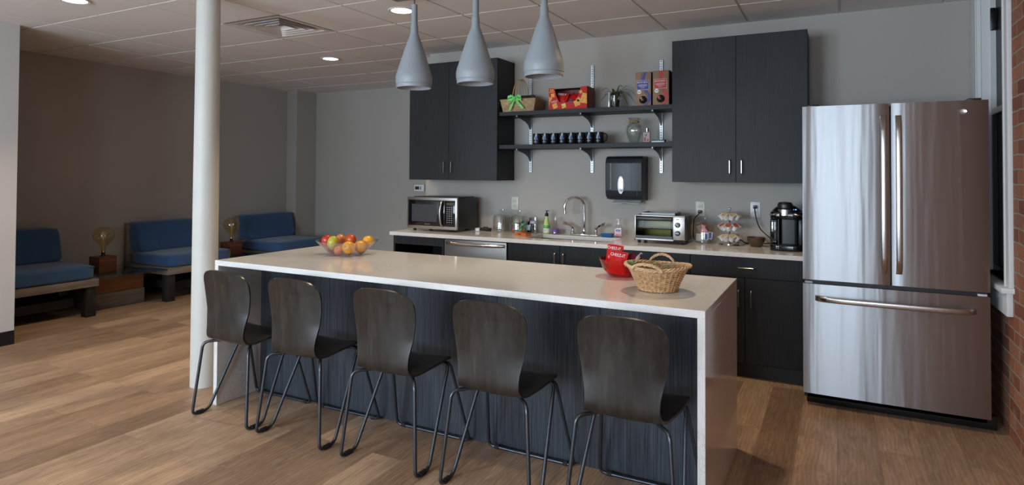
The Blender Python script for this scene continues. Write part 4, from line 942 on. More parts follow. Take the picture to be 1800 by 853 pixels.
text('label_lettering', '17', (x-.012, y-.0302, ZT+.020), EX, EZ, .022, .018, M_SLOT, t, .0008)
x, y = -2.125, 4.985; t = thing('spray_bottle', 'small clear bottle half full of purple liquid by the sink', 'bottle', (x, y, ZT))
MB().lathe([(.001, 0), (.036, 0), (.040, .006), (.038, .03), (.020, .075), (.012, .10), (.010, .12), (.008, .12), (.010, .1), (.018, .074), (.036, .03), (.037, .008), (.001, .004)], (x, y, ZT), 28).build('clear_body', M_PLASTIC, t)
MB().lathe([(.001, .005), (.0365, .008), (.0355, .03), (.030, .044), (.001, .044)], (x, y, ZT), 28).build('purple_liquid', plain('purple_liquid', (.13, .06, .34), .15), t)
MB().lathe([(.011, .12), (.011, .135), (.005, .14), (.005, .15), (.001, .151)], (x, y, ZT), 20).build('nozzle', M_WHITE, t)
# faucet
def faucet():
    xc, y = -1.868, 4.992; t = thing('kitchen_faucet', 'chrome gooseneck faucet with two wing handles behind the sink', 'faucet', (xc, y, ZT))
    MB().box(xc-.125, xc+.125, y-.026, y+.026, ZT, ZT+.013, .006, 3).build('deck_plate', M_CHROME, t)
    MB().lathe([(.019, .012), (.019, .030), (.014, .036), (.013, .06), (.0105, .065)], (xc, y, ZT), 24).build('spout_base', M_CHROME, t)
    u = Vector((-.86, -.51, 0)); P = [Vector((xc, y, ZT+.05)), Vector((xc, y, ZT+.20))]
    for k in range(1, 13): a = PI*k/12*1.04; P.append(Vector((xc, y, ZT+.235))+u*.083*(1-math.cos(a))+EZ*.083*math.sin(a))
    P.append(P[-1]+EZ*-.03+u*-.002)
    s = MB().tube(P, .0108, 14, smooth=4).build('spout', M_CHROME, t); e = P[-1]; MB().lathe([(.0092, .012), (.0115, .010), (.0115, -.016), (.001, -.016)], e, 18).build('aerator', M_CHROME, s)
    for s_, col in ((-1, (.55, .02, .02)), (1, (.02, .06, .45))):
        x = xc+s_*.102; MB().lathe([(.022, .012), (.020, .022), (.014, .030), (.014, .050), (.017, .054), (.017, .066), (.001, .069)], (x, y, ZT), 24).build('valve_body', M_CHROME, t)
        d = Vector((s_*.93, -.12, .42)).normalized(); a0 = Vector((x, y, ZT+.060)); wv = Vector((0, 1, 0)).cross(d)
        def fn(uu, vv, a0=a0, d=d): return a0+d*(.092*uu)+(EY*.55+EZ*.83)*((vv-.5)*(.014+.022*uu**2))+EZ*(.006*math.sin(uu*PI))
        h = MB().grid(fn, 14, 5, .007).build('wing_handle', M_CHROME, t)
        MB().ball(a0+d*.078-EY*.0045+EZ*.003, .0062, (1, .7, .7), 12).build('colour_dot', plain('dot_%d' % (s_+1), col, .3), h)
faucet()
t = thing('sponge', 'blue kitchen sponge lying at the right of the faucet', 'sponge', (-1.655, 4.955, ZT)); m = MB(); m.box(-1.70, -1.61, 4.925, 4.985, ZT, ZT+.032, .007, 3); m.build('foam', fabric_mat('blue_sponge', (.01, .08, .24), (.02, .13, .34)), t)
x, y = -1.565, 4.975; t = thing('hand_sanitizer', 'clear pump bottle of hand sanitizer with pink label left of the toaster oven', 'sanitizer bottle', (x, y, ZT))
MB().box(x-.036, x+.036, y-.021, y+.021, ZT, ZT+.088, .010, 3).lathe([(.030, .086), (.022, .100), (.014, .106)], (x, y, ZT), 24).build('clear_body', M_PLASTIC, t)
MB().box(x-.028, x+.028, y-.0222, y-.0212, ZT+.016, ZT+.072).build('front_label', plain('lilac_label', (.62, .50, .60), .4), t); MB().box(x-.020, x+.030, y-.0230, y-.0223, ZT+.016, ZT+.032).build('pink_band', M_PINK, t)
MB().box(x-.018, x+.020, y-.0230, y-.0223, ZT+.050, ZT+.066).build('logo_panel', plain('navy_print', (.05, .05, .25), .4), t)
text('label_lettering', 'PURELL', (x-.016, y-.0231, ZT+.054), EX, EZ, .034, .008, M_WPRINT, t, .0006)
MB().lathe([(.014, .106), (.014, .118), (.007, .122), (.005, .14), (.010, .142), (.010, .149), (.001, .150)], (x, y, ZT), 20).box(x-.022, x+.002, y-.005, y+.005, ZT+.143, ZT+.150, .002).build('pump', M_WHITE, t)
def toaster_oven():
    x0, x1, y0, y1, z0, z1 = -1.352, -.977, 4.685, 4.925, HC+.022, 1.058
    t = thing('toaster_oven', 'silver framed toaster oven with glass door and two knobs on the worktop', 'toaster oven', ((x0+x1)/2, 4.8, ZT))
    b = MB(); sh = [(0, 0), (x1-x0, 0), (x1-x0, z1-z0-.014), (x1-x0-.014, z1-z0), (.014, z1-z0), (0, z1-z0-.014)]
    th = .012
    b.box(x0, x0+th, y0+.012, y1, z0, z1-.004, .004).box(x1-.105, x1, y0+.012, y1, z0, z1-.004, .004).box(x0+th, x1-.1, y0+.012, y1, z0, z0+th).box(x0+th, x1-.1, y0+.012, y1, z1-.02, z1-.004, .003).box(x0+th, x1-.1, y1-.012, y1, z0, z1-.01); b.build('housing', M_BLACK, t)
    f = MB(); w_, h = x1-x0, z1-z0
    f.box(x0, x1, y0, y0+.012, z1-.014, z1, .005).box(x0, x1, y0, y0+.012, z0, z0+.016, .004).box(x0, x0+.012, y0, y0+.012, z0, z1, .004).box(x1-.088, x1, y0, y0+.012, z0, z1, .004); f.build('front_frame', M_STEEL3, t)
    d = MB().box(x0+.012, x1-.088, y0-.003, y0+.001, z0+.016, z1-.014).build('glass_door', glass('oven_glass', (.66, .66, .54), .8, .03), t)
    MB().box(x0+.014, x1-.090, y0-.016, y0-.004, z1-.040, z1-.017, .004).build('door_handle', M_BLACK, d)
    MB().box(x0+.014, x1-.090, y0-.005, y0-.0035, z0+.017, z0+.036).build('door_bottom_bar', M_BLACK, d)
    m = MB()
    for k in range(11): yy = y0+.03+k*.018; m.tube([(x0+.015, yy, z0+.085), (x1-.108, yy, z0+.085)], .0015, 5)
    m.tube([(x0+.02, y0+.025, z0+.085), (x1-.11, y0+.025, z0+.085)], .0022, 6); m.build('wire_rack', M_CHROME, t)
    MB().box(x0+.013, x1-.106, y0+.02, y1-.013, z0+.0125, z0+.016).box(x0+.013, x1-.106, y1-.0145, y1-.0125, z0+.016, z1-.022).build('oven_liner', plain('oven_liner', (.33, .31, .22), .35, .6), t)
    for z in (z1-.068, z0+.062):
        k = MB().lathe([(.0195, 0), (.0195, .004), (.016, .016), (.001, .017)], M=Matrix.Translation((x1-.052, y0, z)) @ Matrix.Rotation(PI/2, 4, 'X'), seg=28).build('knob', M_BLACK, t)
        a = .7 if z > .95 else PI/2-.05; dr = Vector((-math.sin(a), 0, math.cos(a))); c = Vector((x1-.052, y0-.0175, z)); MB().tube([c-dr*.013, c+dr*.013], .0028, 6).build('pointer', M_WHITE, k)
    MB().box(x1-.062, x1-.042, y0-.002, y0, z1-.030, z1-.024).build('indicator', plain('dark_red_lens', (.15, .01, .01), .3), t)
    for xx in (x0+.03, x1-.03):
        for yy in (y0+.03, y1-.03): MB().lathe([(.001, ZT-z0), (.011, ZT-z0), (.014, .002)], (xx, yy, z0), 14).build('foot', M_RUB, t)
    return t
cord(toaster_oven(), [(-.940, YW-.03, 1.072), (-.945, YW-.04, 1.055), (-.975, YW-.045, 1.02), (-.985, YW-.05, .95), (-.984, YW-.05, .88), (-.965, YW-.055, .851)])
t = thing('oven_tray', 'shallow silver tray lying on top of the toaster oven', 'tray', (-1.19, 4.81, 1.055)); m = MB(); m.box(-1.30, -1.06, 4.72, 4.90, 1.0565, 1.0585).box(-1.305, -1.055, 4.715, 4.722, 1.0565, 1.074, .001, 1).box(-1.305, -1.055, 4.898, 4.905, 1.0565, 1.074, .001, 1).box(-1.305, -1.299, 4.722, 4.898, 1.0565, 1.074, .001, 1).box(-1.061, -1.055, 4.722, 4.898, 1.0565, 1.074, .001, 1)
m.build('pan', plain('dark_tray', (.12, .12, .12), .4, .9), t, smooth=False)
# coffee pod carousel
cxp, cyp = -.694, 4.885
cz = thing('pod_carousel', 'chrome carousel stand holding three tiers of coffee pods on the worktop', 'pod stand', (cxp, cyp, ZT))
MB().lathe([(.001, .0), (.072, 0), (.078, .005), (.074, .012), (.03, .018), (.008, .024), (.001, .024)], (cxp, cyp, ZT), 40).build('base', M_CHROME, cz)
MB().tube([(cxp, cyp, ZT+.02), (cxp, cyp, ZT+.262)], .005, 10).ball((cxp, cyp, ZT+.266), .009).build('post', M_CHROME, cz)
tiers = [(.060, 8, PI/8), (.138, 8, 0), (.216, 8, PI/8)]; TILT = .60
for zt_, n, ph in tiers:
    m = MB()
    for k in range(n):
        a = -PI/2+ph+2*PI*k/n; d = Vector((math.cos(a), math.sin(a), 0)); ax = (d*math.sin(TILT)+EZ*math.cos(TILT)).normalized(); c = Vector((cxp, cyp, ZT+zt_))+d*.062+ax*.008
        q = ax.to_track_quat('Z', 'Y').to_matrix().to_4x4(); q.translation = c; m.lathe([(.0255, 0), (.0275, .001), (.0255, .002)], M=q, seg=20)
        m.tube([Vector((cxp, cyp, ZT+zt_-.01)), c-d*.022], .0014, 5)
    m.build('holder_ring_tier', M_CHROME, cz)
M_PODW = plain('white_pod_plastic', (.74, .73, .72), .4); lids = {'tan': plain('tan_lid', (.42, .33, .18), .35, var=.3, scale=90), 'red': plain('brown_red_lid', (.30, .06, .03), .35, var=.4, scale=90)}
def make_pod(col):
    t = thing('coffee_pod', 'x', 'coffee pod', (0, 0, 0), 'coffee pods on the carousel')
    MB().lathe([(.001, -.042), (.016, -.042), (.018, -.040), (.0225, -.002), (.0248, -.0015), (.0248, .0015), (.023, .002)], seg=24).build('cup', M_PODW, t)
    MB().lathe([(.0225, .0022), (.001, .0024)], seg=24).build('foil_lid', lids[col], t); return t
protos = {c: make_pod(c) for c in lids}; used = set()
tn = ['bottom', 'middle', 'top']
for ti, (zt_, n, ph) in enumerate(tiers):
    vis = [(-2, 'far left'), (-1, 'front left'), (0, 'front right'), (1, 'far right')] if ph else [(-2, 'leftmost'), (-1, 'second from left'), (0, 'centre'), (1, 'second from right'), (2, 'rightmost')]
    for k, nm in vis:
        col = 'red' if ti == 1 else 'tan'; a = -PI/2+ph+2*PI*k/n; d = Vector((math.cos(a), math.sin(a), 0)); ax = (d*math.sin(TILT)+EZ*math.cos(TILT)).normalized(); c = Vector((cxp, cyp, ZT+zt_))+d*.062+ax*.0115
        o = protos[col] if col not in used else copy_tree(protos[col]); used.add(col)
        o.location = c; o.rotation_mode = 'XYZ'; o.rotation_euler = ax.to_track_quat('Z', 'Y').to_euler()
        o['label'] = '%s white coffee pod, %s lid, in the %s tier of the carousel' % (nm, 'tan' if col == 'tan' else 'brown red', tn[ti])
t = thing('brown_bowl', 'small dark brown bowl on the worktop between pod carousel and coffee machine', 'bowl', (-.512, 4.875, ZT))
MB().lathe([(.001, .004), (.034, .004), (.036, 0), (.042, .006), (.060, .045), (.064, .066), (.061, .067), (.055, .045), (.036, .012), (.001, .010)], (-.512, 4.875, ZT), 32).build('body', plain('brown_ceramic', (.075, .038, .020), .3), t)
def coffee_machine():
    xc, y0, y1 = -.302, 4.66, 4.94; z = ZT
    t = thing('coffee_machine', 'glossy black single cup coffee machine with silver lift handle beside the refrigerator', 'coffee machine', (xc, 4.8, ZT))
    hw = .105
    def outline(w_, f, bk, k=.06): 
        pts = []
        for cx_, cy_, a0 in ((w_-k, bk-k*.7, 0), (-w_+k, bk-k*.7, PI/2), (-w_+k, f+k, PI), (w_-k, f+k, 1.5*PI)):
            for q in range(6): a = a0+q*PI/10; pts.append((cx_+k*math.cos(a), cy_+(k*.7 if a0 < PI else k)*math.sin(a)))
        return pts
    MB().prism(outline(hw, .0, .28), (xc, y0, z), EX, EY, EZ*.042, .004).build('drip_base', M_BLACKG, t)
    MB().prism(outline(hw*.62, .10, .28, .03), (xc+.01, y0, z+.042), EX, EY, EZ*.19).build('column', M_BLACK, t)
    MB().prism(outline(hw-.002, .005, .275), (xc, y0, z+.215), EX, EY, EZ*.050, .006).build('brew_head', M_BLACKG, t)
    def top(u, v):
        a = 2*PI*u; r_ = v; s = lambda q, e: math.copysign(abs(q)**e, q)
        return Vector((xc+(hw-.004)*s(math.cos(a), .7)*r_, y0+.14+.132*s(math.sin(a), .7)*r_, z+.262+.050*(1-r_**3.2)))
    MB().grid(top, 41, 10).build('top_shell', M_BLACKG, t)
    MB().box(xc-hw+.001, xc-hw+.052, y0+.06, y0+.26, z+.042, z+.215, .012, 3).build('water_tank', glass('smoky_tank', (.20, .22, .24), 1, .06, .25, (.02, .02, .025)), t)
    MB().box(xc-hw+.0525, xc-hw+.057, y0+.05, y0+.13, z+.042, z+.215).box(xc+hw-.03, xc+hw-.002, y0+.04, y0+.26, z+.042, z+.215, .008).build('side_panel', M_BLACK, t)
    MB().lathe([(.040, 0), (.045, .004), (.045, .044), (.040, .048)], (xc-.008, y0+.045, z+.238), 32).build('handle_collar', M_NICKEL, t)
    MB().lathe([(.044, .048), (.049, .054), (.049, .078), (.038, .092), (.001, .096)], (xc-.008, y0+.060, z+.238), 32).build('lift_cap', M_BLACK, t)
    for s in (-1, 1): MB().tube([(xc-.008+s*.040, y0+.02, z+.255), (xc+s*.075, y0+.004, z+.248), (xc+s*.102, y0+.045, z+.243)], .0055, 8, smooth=5).build('silver_trim', M_NICKEL, t)
    MB().lathe([(.001, 0), (.050, 0), (.052, .004), (.001, .0045)], (xc+.005, y0+.055, z+.042), 28).build('drip_plate', M_GUN, t)
    MB().box(xc+.056, xc+.066, y0+.003, y0+.008, z+.282, z+.287, .001, 1).build('blue_light', M_BLUELED, t)
    MB().box(xc+.046, xc+.050, y0+.002, y0+.006, z+.282, z+.286, .001, 1).build('blue_light', M_BLUELED, t)
    return t
cf = coffee_machine()
cord(cf, [(-.538, YW-.03, 1.121), (-.537, YW-.05, 1.10), (-.525, YW-.055, 1.03), (-.50, YW-.06, .965), (-.46, YW-.07, .925), (-.425, YW-.10, .90)])
cord(cf, [(-.425, YW-.07, .862), (-.46, YW-.05, .855), (-.52, YW-.045, .8505), (-.60, YW-.045, .8505), (-.64, YW-.05, .87), (-.70, YW-.05, .8505)], plug=False)

# ------------------------------------------------------------ on the island
def fruit_bowl():
    x, y = -2.74, 3.07; t = thing('fruit_bowl', 'wide flared clear plastic bowl of fruit on the left part of the island', 'bowl', (x, y, ZT))
    MB().lathe([(.001, .0), (.085, 0), (.105, .008), (.130, .030), (.195, .090), (.1935, .0915), (.127, .034), (.102, .011), (.083, .003), (.001, .003)], (x, y, ZT), 56).build('clear_body', M_PLASTIC, t)
fruit_bowl()
def fruit_mat(name, c1, c2, sc=9, rough=.28):
    m, nt, p = newmat(name); setp(p, c1, rough); nt.links.new(ramp(nt, noise(nt, coords(nt), sc, 3, .6, .3), [(.35, c1), (.65, c2)]), p.inputs['Base Color'])
    bump(nt, p, noise(nt, coords(nt), 260, 2), .08, .001); return m
FM = {'red': fruit_mat('red_apple_skin', (.50, .015, .015), (.55, .06, .03)), 'mango': fruit_mat('green_mango_skin', (.38, .40, .035), (.50, .45, .06)), 'peach': fruit_mat('peach_skin', (.70, .30, .10), (.62, .16, .08), 14),
      'rmango': fruit_mat('red_mango_skin', (.45, .035, .012), (.60, .14, .02)), 'orange': fruit_mat('orange_peel', (.80, .34, .012), (.86, .42, .03), 20, .35), 'plum': fruit_mat('dark_plum_skin', (.20, .012, .02), (.32, .03, .03)), 'lime': fruit_mat('green_pear_skin', (.20, .22, .05), (.28, .28, .07))}
M_STEM = plain('brown_stem', (.08, .05, .025), .7)
def fruit(kind, name, c, r, sc, lab, rot=(0, 0, 0), mt=None, grp=None):
    t = thing(name, lab, 'fruit', c, grp); R_ = (Matrix.Rotation(rot[2], 4, 'Z') @ Matrix.Rotation(rot[1], 4, 'Y') @ Matrix.Rotation(rot[0], 4, 'X')); m = MB()
    if kind == 'apple': prof = [(.03, .80), (.18, .90), (.45, .96), (.75, .80), (.97, .38), (1, .05), (.92, -.40), (.66, -.80), (.35, -.92), (.12, -.86), (.02, -.80)]
    elif kind == 'mango': prof = [(.01, 1.15), (.30, 1.12), (.62, .95), (.88, .60), (1, .12), (.97, -.35), (.80, -.80), (.50, -1.12), (.2, -1.27), (.01, -1.3)]
    else: prof = [(.01, .97), (.30, .94), (.62, .79), (.86, .52), (1, .05), (.95, -.36), (.76, -.68), (.45, -.90), (.01, -.97)]
    prof = [(a*r, b*r) for a, b in prof]; Q = []
    for i in range(len(prof)-1):
        p0 = prof[max(i-1, 0)]; p1 = prof[i]; p2 = prof[i+1]; p3 = prof[min(i+2, len(prof)-1)]
        for k in range(3): f = k/3; Q.append(tuple(.5*(2*p1[j]+(-p0[j]+p2[j])*f+(2*p0[j]-5*p1[j]+4*p2[j]-p3[j])*f*f+(-p0[j]+3*p1[j]-3*p2[j]+p3[j])*f**3) for j in (0, 1)))
    Q.append(prof[-1]); m.lathe([(max(.0004, a), b) for a, b in Q], M=Matrix.Translation(c) @ R_ @ Matrix.Diagonal((*sc, 1)), seg=28)
    m.build('skin', mt, t, ang=80)
    C_ = Matrix.Translation(c) @ R_; z = prof[0][1]*sc[2]
    if kind == 'apple': MB().tube([C_ @ Vector((0, 0, z)), C_ @ Vector((.003, 0, z+r*.45))], .0014, 6).build('stem', M_STEM, t)
    else: MB().lathe([(r*.10, 0), (r*.08, r*.04), (.0004, r*.045)], M=C_ @ Matrix.Translation((0, 0, z*.985)), seg=10).build('stem_end', M_STEM, t)
O1 = (1, 1, 1)
fruit('apple', 'apple', (-2.872, 3.035, .927), .036, O1, 'red apple at the left rim of the clear fruit bowl', (.5, -.3, 0), FM['red'])
fruit('mango', 'mango', (-2.788, 2.995, .927), .0345, O1, 'yellow green mango standing at the left front of the fruit bowl', (-.25, .15, 0), FM['mango'])
fruit('round', 'peach', (-2.835, 3.112, .932), .033, O1, 'pale orange peach peeping out behind the green mango', (.5, 0, 0), FM['peach'])
fruit('mango', 'mango', (-2.740, 3.100, .936), .034, O1, 'large shiny orange red mango lying on top at the back of the fruit bowl', (.3, 1.35, .25), FM['rmango'])
fruit('round', 'orange', (-2.668, 3.003, .899), .0395, O1, 'yellow orange resting at the very front of the fruit bowl', (1.3, .4, 0), FM['orange'])
fruit('round', 'orange', (-2.640, 3.078, .900), .037, O1, 'middle orange between the front one and the right one in the fruit bowl', (1.5, -.3, -.4), FM['orange'])
fruit('round', 'orange', (-2.645, 3.158, .926), .0345, O1, 'orange at the right rim of the fruit bowl', (1.5, .1, -.3), FM['orange'])
fruit('round', 'plum', (-2.815, 3.02, .881), .030, O1, 'dark red plum seen through the left side of the fruit bowl', (1.1, -.5, 0), FM['plum'])
fruit('apple', 'apple', (-2.741, 2.995, .877), .028, O1, 'pinkish peach coloured apple low in the middle of the fruit bowl', (.9, .3, 0), FM['peach'])
fruit('round', 'pear', (-2.655, 3.100, .870), .021, O1, 'small green fruit at the bottom right of the fruit bowl', (.9, .3, 0), FM['lime'])
fruit('round', 'plum', (-2.705, 3.055, .868), .019, O1, 'small dark plum at the bottom of the fruit bowl beneath the front orange', (.9, .3, 0), FM['plum'])
fruit('round', 'peach', (-2.80, 3.085, .873), .024, O1, 'peach at the bottom of the fruit bowl beneath the mangoes', (.9, .3, 0), FM['peach'])

RBX, RBY = -.970, 3.125
t = thing('red_bowl', 'translucent red plastic bowl of snack bags behind the wicker basket on the island', 'bowl', (RBX, RBY, ZT))
MB().lathe([(.001, .0), (.048, 0), (.060, .004), (.092, .036), (.112, .088), (.1105, .0885), (.089, .038), (.058, .0075), (.001, .003)], (RBX, RBY, ZT), 48).build('body', M_REDG, t)
snack_bag('snack_bag', (RBX-.040, RBY+.014, ZT+.104), rx(-.15, .10), .088, .105, 'red snack bag standing highest at the left of the red bowl', 'CHEEZ-IT', d=.014)
snack_bag('snack_bag', (RBX-.008, RBY-.035, ZT+.072), rx(-.25, .12), .095, .115, 'red snack bag in front, lower, at the left of the red bowl', 'CHEEZ-IT', d=.013)
snack_bag('snack_bag', (RBX+.045, RBY+.035, ZT+.062), rx(.4, -.5), .09, .10, 'purple brown foil snack bag at the right rim of the red bowl', None, plain('purple_foil', (.16, .03, .06), .2, .3), d=.014)
snack_bag('snack_bag', (RBX+.012, RBY+.002, ZT+.035), rx(1.0, .4), .085, .07, 'red snack bag lying at the bottom of the red bowl', None, d=.012)

def wicker_basket():
    x, y = -.712, 2.838; z0 = ZT; t = thing('wicker_basket', 'round flared wicker basket with two twisted handles near the right end of the island', 'basket', (x, y, z0))
    M_WICK = plain('honey_wicker', (.50, .30, .14), .5, var=.4, scale=70); M_WICK2 = plain('pale_wicker', (.60, .40, .22), .5, var=.2, scale=50)
    H_ = .100; ex = 1.0
    def rad(f): return .086+.050*f**1.15
    def pt(a, f, dr=0): return Vector((x+(rad(f)+dr)*1.0*math.cos(a), y+(rad(f)+dr)*.97*math.sin(a), z0+.006+f*(H_+.010*abs(math.cos(a))**2-.002)))
    n = 30; m = MB()
    rows = 22
    for r_ in range(rows):
        f = (r_+.5)/rows; pts = []
        for k in range(n*4):
            a = 2*PI*k/(n*4); ph = (a*n/2+(PI if r_ % 2 else 0)); pts.append(pt(a, f, .0032*math.cos(ph)))
        m.tube(pts, .0023, 5, closed=True)
    m.build('woven_side', M_WICK, t)
    m = MB()
    for k in range(n):
        a = 2*PI*k/n; m.tube([pt(a, f/6) for f in range(7)], .0030, 5)
    m.build('stakes', M_WICK2, t)
    m = MB(); m.lathe([(.001, .004), (.080, .004), (.084, .008), (.080, .010), (.001, .010)], (x, y, z0), 36); 
    for s in (0, PI): m.tube([pt(2*PI*k/80, 0)+Vector((.0025*math.cos(10*2*PI*k/80*2+s)*math.cos(2*PI*k/80), .0025*math.cos(10*2*PI*k/80*2+s)*math.sin(2*PI*k/80), .0025*math.sin(10*2*PI*k/80*2+s))) for k in range(80)], .0038, 6, closed=True)
    m.build('base', M_WICK, t)
    m = MB()
    for s in (0, 2*PI/3, 4*PI/3):
        pts = []
        for k in range(160):
            a = 2*PI*k/160; w_ = 14*a+s; e = pt(a, 1, .006); pts.append(e+Vector((math.cos(a), math.sin(a), 0))*.005*math.cos(w_)+EZ*.0045*math.sin(w_))
        m.tube(pts, .0038, 6, closed=True)
    m.build('braided_rim', M_WICK2, t)
    for ca, up_, nm in ((1.66, .043, 'back'), (4.62, .030, 'front')):
        m = MB()
        for s in (0, 2*PI/3, 4*PI/3):
            pts = []
            for k in range(41):
                u = k/40; a = ca+(.42 if nm == 'back' else .45)*(2*u-1); b_ = pt(a, 1, .004 if nm == 'back' else .020); c_ = b_+EZ*(up_*math.sin(PI*u)**.55 if 0 < u < 1 else 0)
                w_ = 15*u+s; pts.append(c_+Vector((math.cos(a), math.sin(a), 0))*.0035*math.cos(w_)+EZ*.0035*math.sin(w_)-EZ*.004)
            m.tube(pts, .0036, 6)
        m.build('twisted_handle', M_WICK2, t)
    return x, y
bx_, by_ = wicker_basket()
def sprig(c, lab, P, leaves, extra=None):
    t = thing('plant_sprig', lab, 'plant sprig', c); MB().tube([Vector(c)+Vector(p) for p in P], .0014, 6, smooth=4).build('stem', M_LEAF2, t)
    m = MB()
    for (dx, dy, dz, ang, L, w_, ri) in leaves:
        def fn(u, v, q=(dx, dy, dz, ang, L, w_, ri)):
            d = Vector((math.cos(q[3]), math.sin(q[3])*.3, 0)); return Vector(c)+Vector(q[:3])+d*q[4]*u+EZ*(q[6]*u)+Vector((-math.sin(q[3])*.4, .25, .85))*(v-.5)*q[5]*math.sin(PI*min(1, u*.96+.02))**.7
        m.grid(fn, 9, 5, .0008)
    m.build('leaves', M_LEAFB, t)
    return t
M_LEAFB = plain('bright_leaf', (.10, .24, .045), .4, var=.25, scale=40)
c = (bx_-.084, by_-.01, ZT+.03)
t = sprig(c, 'green leaf pair with pale pink bud sticking out of the left of the wicker basket', [(0, 0, 0), (-.010, 0, .05), (-.021, 0, .085)], [(-.021, 0, .082, PI-.1, .032, .020, .008), (-.021, 0, .082, .35, .030, .014, .030)])
MB().lathe([(.0004, 0), (.007, .010), (.009, .022), (.006, .036), (.0004, .044)], M=Matrix.Translation(Vector(c)+Vector((-.017, .006, .086))) @ Matrix.Rotation(.5, 4, 'Y'), seg=14).tube([Vector(c)+Vector((.001, .006, .120)), Vector(c)+Vector((.010, .004, .131)), Vector(c)+Vector((.016, .004, .127))], .003, 6).build('pink_bud', plain('dusty_pink_bud', (.42, .22, .22), .5), t)
sprig((bx_-.02, by_+.02, ZT+.03), 'thin pale stalk with small leaves standing in the middle of the wicker basket', [(0, 0, 0), (.0, 0, .05), (-.004, 0, .09)], [(-.003, 0, .080, PI-.4, .016, .006, .0), (-.003, 0, .084, .3, .014, .006, .006)])
sprig((bx_+.045, by_+.03, ZT+.03), 'spray of narrow green leaves at the right inside the wicker basket', [(0, 0, 0), (.0, 0, .05), (.004, 0, .082)], [(.0, 0, .07, PI-.2, .034, .006, .012), (.0, 0, .07, .2, .024, .006, .016), (.0, 0, .075, PI-.9, .02, .005, .018), (.0, 0, .065, -.4, .022, .006, .002)])

# ------------------------------------------------------------ blue seating by the left wall
def sofa(y0, y1, lab, cy0=None, seaty0=None):
    xf, xb = -6.15, XL+.02; t = thing('bench_sofa', lab, 'sofa', ((xf+xb)/2, (y0+y1)/2, 0), 'blue cushioned wooden bench sofas')
    MB().box(xb, xf+.01, y0, y1, .282, .352, .003).build('seat_frame', M_PALEW, t)
    for yy in (y0+.012, y1-.10):
        MB().box(xf-.10, xf-.012, yy+.0, yy+.088, 0, .2815, .003).build('leg', M_DARKW, t)
        MB().box(xb+.02, xb+.11, yy+.0, yy+.088, 0, .2815, .003).build('leg', M_DARKW, t)
    MB().box(xb+.09, xf-.12, y0+.15, y1-.15, .10, .18, .003).build('stretcher', M_DARKW, t)
    MB().box(xb, xb+.05, y0+.004, y1-.004, .3525, .79, .003).build('back_board', M_PALEW, t)
    a = y0+.035 if cy0 is None else cy0; m = MB()
    def cushion(u0, u1, v0, v1, z0, z1, bulge, lean=0):
        m = MB(); t_ = bmesh.new(); bmesh.ops.create_cube(t_, size=1); bmesh.ops.subdivide_edges(t_, edges=t_.edges[:], cuts=9, use_grid_fill=True)
        for v in t_.verts:
            p = v.co*2; q = Vector((p.x, p.y, p.z)); e = 11
            nrm = (abs(p.x)**e+abs(p.y)**e+abs(p.z)**e)**(1/e); q = q/nrm
            v.co = Vector(((u0+u1)/2+q.x*(u1-u0)/2, (v0+v1)/2+q.y*(v1-v0)/2, (z0+z1)/2+q.z*(z1-z0)/2+bulge*(1-p.x**2)*(1-p.y**2)*(1 if p.z > 0 else 0)))
            v.co.x += lean*(v.co.z-z0)
        m._merge(t_); return m
    sc = cushion(xb+.05, xf+.004, a, y1-.012, .3525, .480, .012).build('seat_cushion', M_BLUE, t, ang=70)
    pm_ = MB(); x0_, x1_, yy0, yy1 = xb+.07, xf-.006, a+.012, y1-.024
    rr_ = .03; rp = [(cx_+rr_*math.cos(a0+q*PI/8), cy_+rr_*math.sin(a0+q*PI/8), .464) for cx_, cy_, a0 in ((x1_-rr_, yy1-rr_, 0), (x0_+rr_, yy1-rr_, PI/2), (x0_+rr_, yy0+rr_, PI), (x1_-rr_, yy0+rr_, 1.5*PI)) for q in range(5)]; pm_.tube(rp, .004, 6, closed=True).build('piping', M_BLUE, sc)
    cushion(xb+.052, xb+.265, a, y1-.045, .484, .805, 0, -.26).build('back_cushion', M_BLUE, t, ang=70)
sofa(2.66, 3.475, 'blue cushioned bench sofa at the far left, cut off by the pale wall end')
sofa(4.165, 4.985, 'blue cushioned bench sofa between the two bulb lamps, partly behind the column')
sofa(5.60, 6.475, 'blue cushioned bench sofa farthest back, in the corner beyond the column')
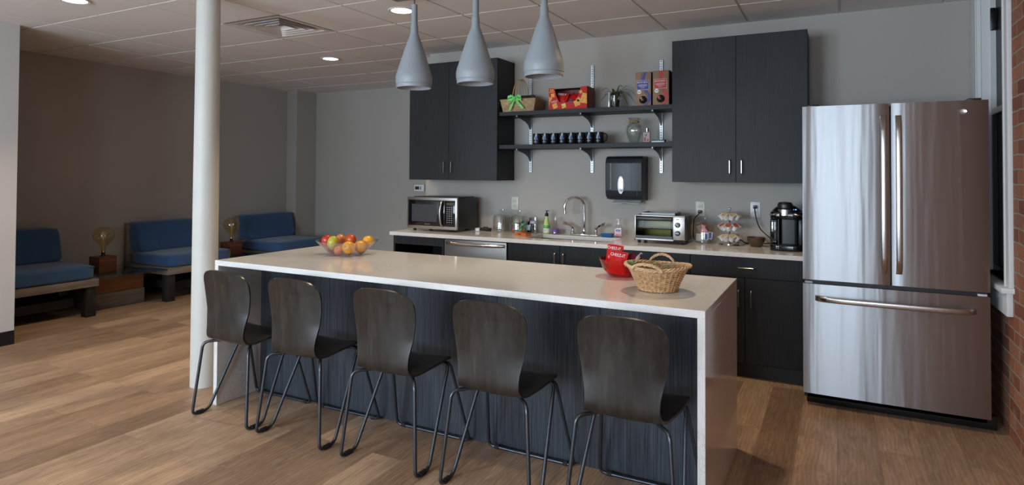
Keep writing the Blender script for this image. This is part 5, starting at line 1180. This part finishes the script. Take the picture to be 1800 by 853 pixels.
def side_table(y0, y1, lab):
    xf = -6.13; t = thing('glass_side_table', lab, 'side table', (-6.5, (y0+y1)/2, 0), 'low glass topped side tables')
    MB().box(-6.86, xf, y0, y1, .340, .350, .002).build('glass_top', M_TABLEG, t)
    MB().box(-6.80, -6.40, y0+.065, y1-.075, 0, .15, .003).build('lower_box', M_GREYW, t)
    MB().box(-6.79, -6.41, y0+.075, y1-.08, .1505, .315, .003).build('upper_box', M_OAKW, t)
    for yy in (y0+.12, y1-.11): MB().lathe([(.001, .3155), (.009, .3155), (.009, .3398), (.001, .3398)], (-6.44, yy, 0), 14).lathe([(.001, .3155), (.009, .3155), (.009, .3398), (.001, .3398)], (-6.74, yy, 0), 14).build('glass_support', M_NICKEL, t)
side_table(3.482, 4.16, 'low glass topped side table with brown wood box base, left of the middle blue sofa')
side_table(4.992, 5.595, 'low glass topped side table mostly hidden by the column, between middle and far blue sofas')
def bulb_lamp(y, lab):
    x, z = -6.54, .351; t = thing('bulb_lamp', lab, 'table lamp', (x, y, z), 'cube lamps with large amber bulbs')
    MB().box(x-.088, x+.088, y-.088, y+.088, z, z+.155, .003).build('wooden_cube', M_REDW, t)
    MB().lathe([(.028, .155), (.026, .162), (.018, .166), (.018, .185), (.020, .188), (.001, .189)], (x, y, z), 24).build('socket', M_BLACK, t)
    MB().lathe([(.016, .187), (.0175, .19), (.0165, .20), (.0175, .204), (.016, .208)], (x, y, z), 24).build('brass_cap', plain('brass_'+lab[:4].strip(), (.6, .42, .15), .25, 1), t)
    b_ = MB().lathe([(.016, .205), (.018, .222), (.026, .245), (.046, .275), (.072, .305), (.090, .328), (.0975, .352), (.0955, .378), (.086, .405), (.069, .428), (.045, .443), (.020, .4495), (.0006, .451)], (x, y, z), 36).build('amber_bulb', M_AMBER, t, ang=80)
    m = MB(); P = []
    for k in range(60): a = k*.62; P.append((x+.026*math.cos(a)*(.4+.6*math.sin(PI*k/60)), y+.026*math.sin(a)*(.4+.6*math.sin(PI*k/60)), z+.27+.095*k/60))
    m.tube(P, .0012, 5).tube([(x, y, z+.21), (x, y, z+.37)], .002, 6); m.build('filament', plain('filament_'+lab[:4].strip(), (.65, .50, .28), .3, .9), b_)
bulb_lamp(3.737, 'large amber bulb on a red brown wooden cube, left of the column')
bulb_lamp(5.26, 'small looking amber bulb on a red brown wooden cube, just right of the column')
# narrow box under the first sofa
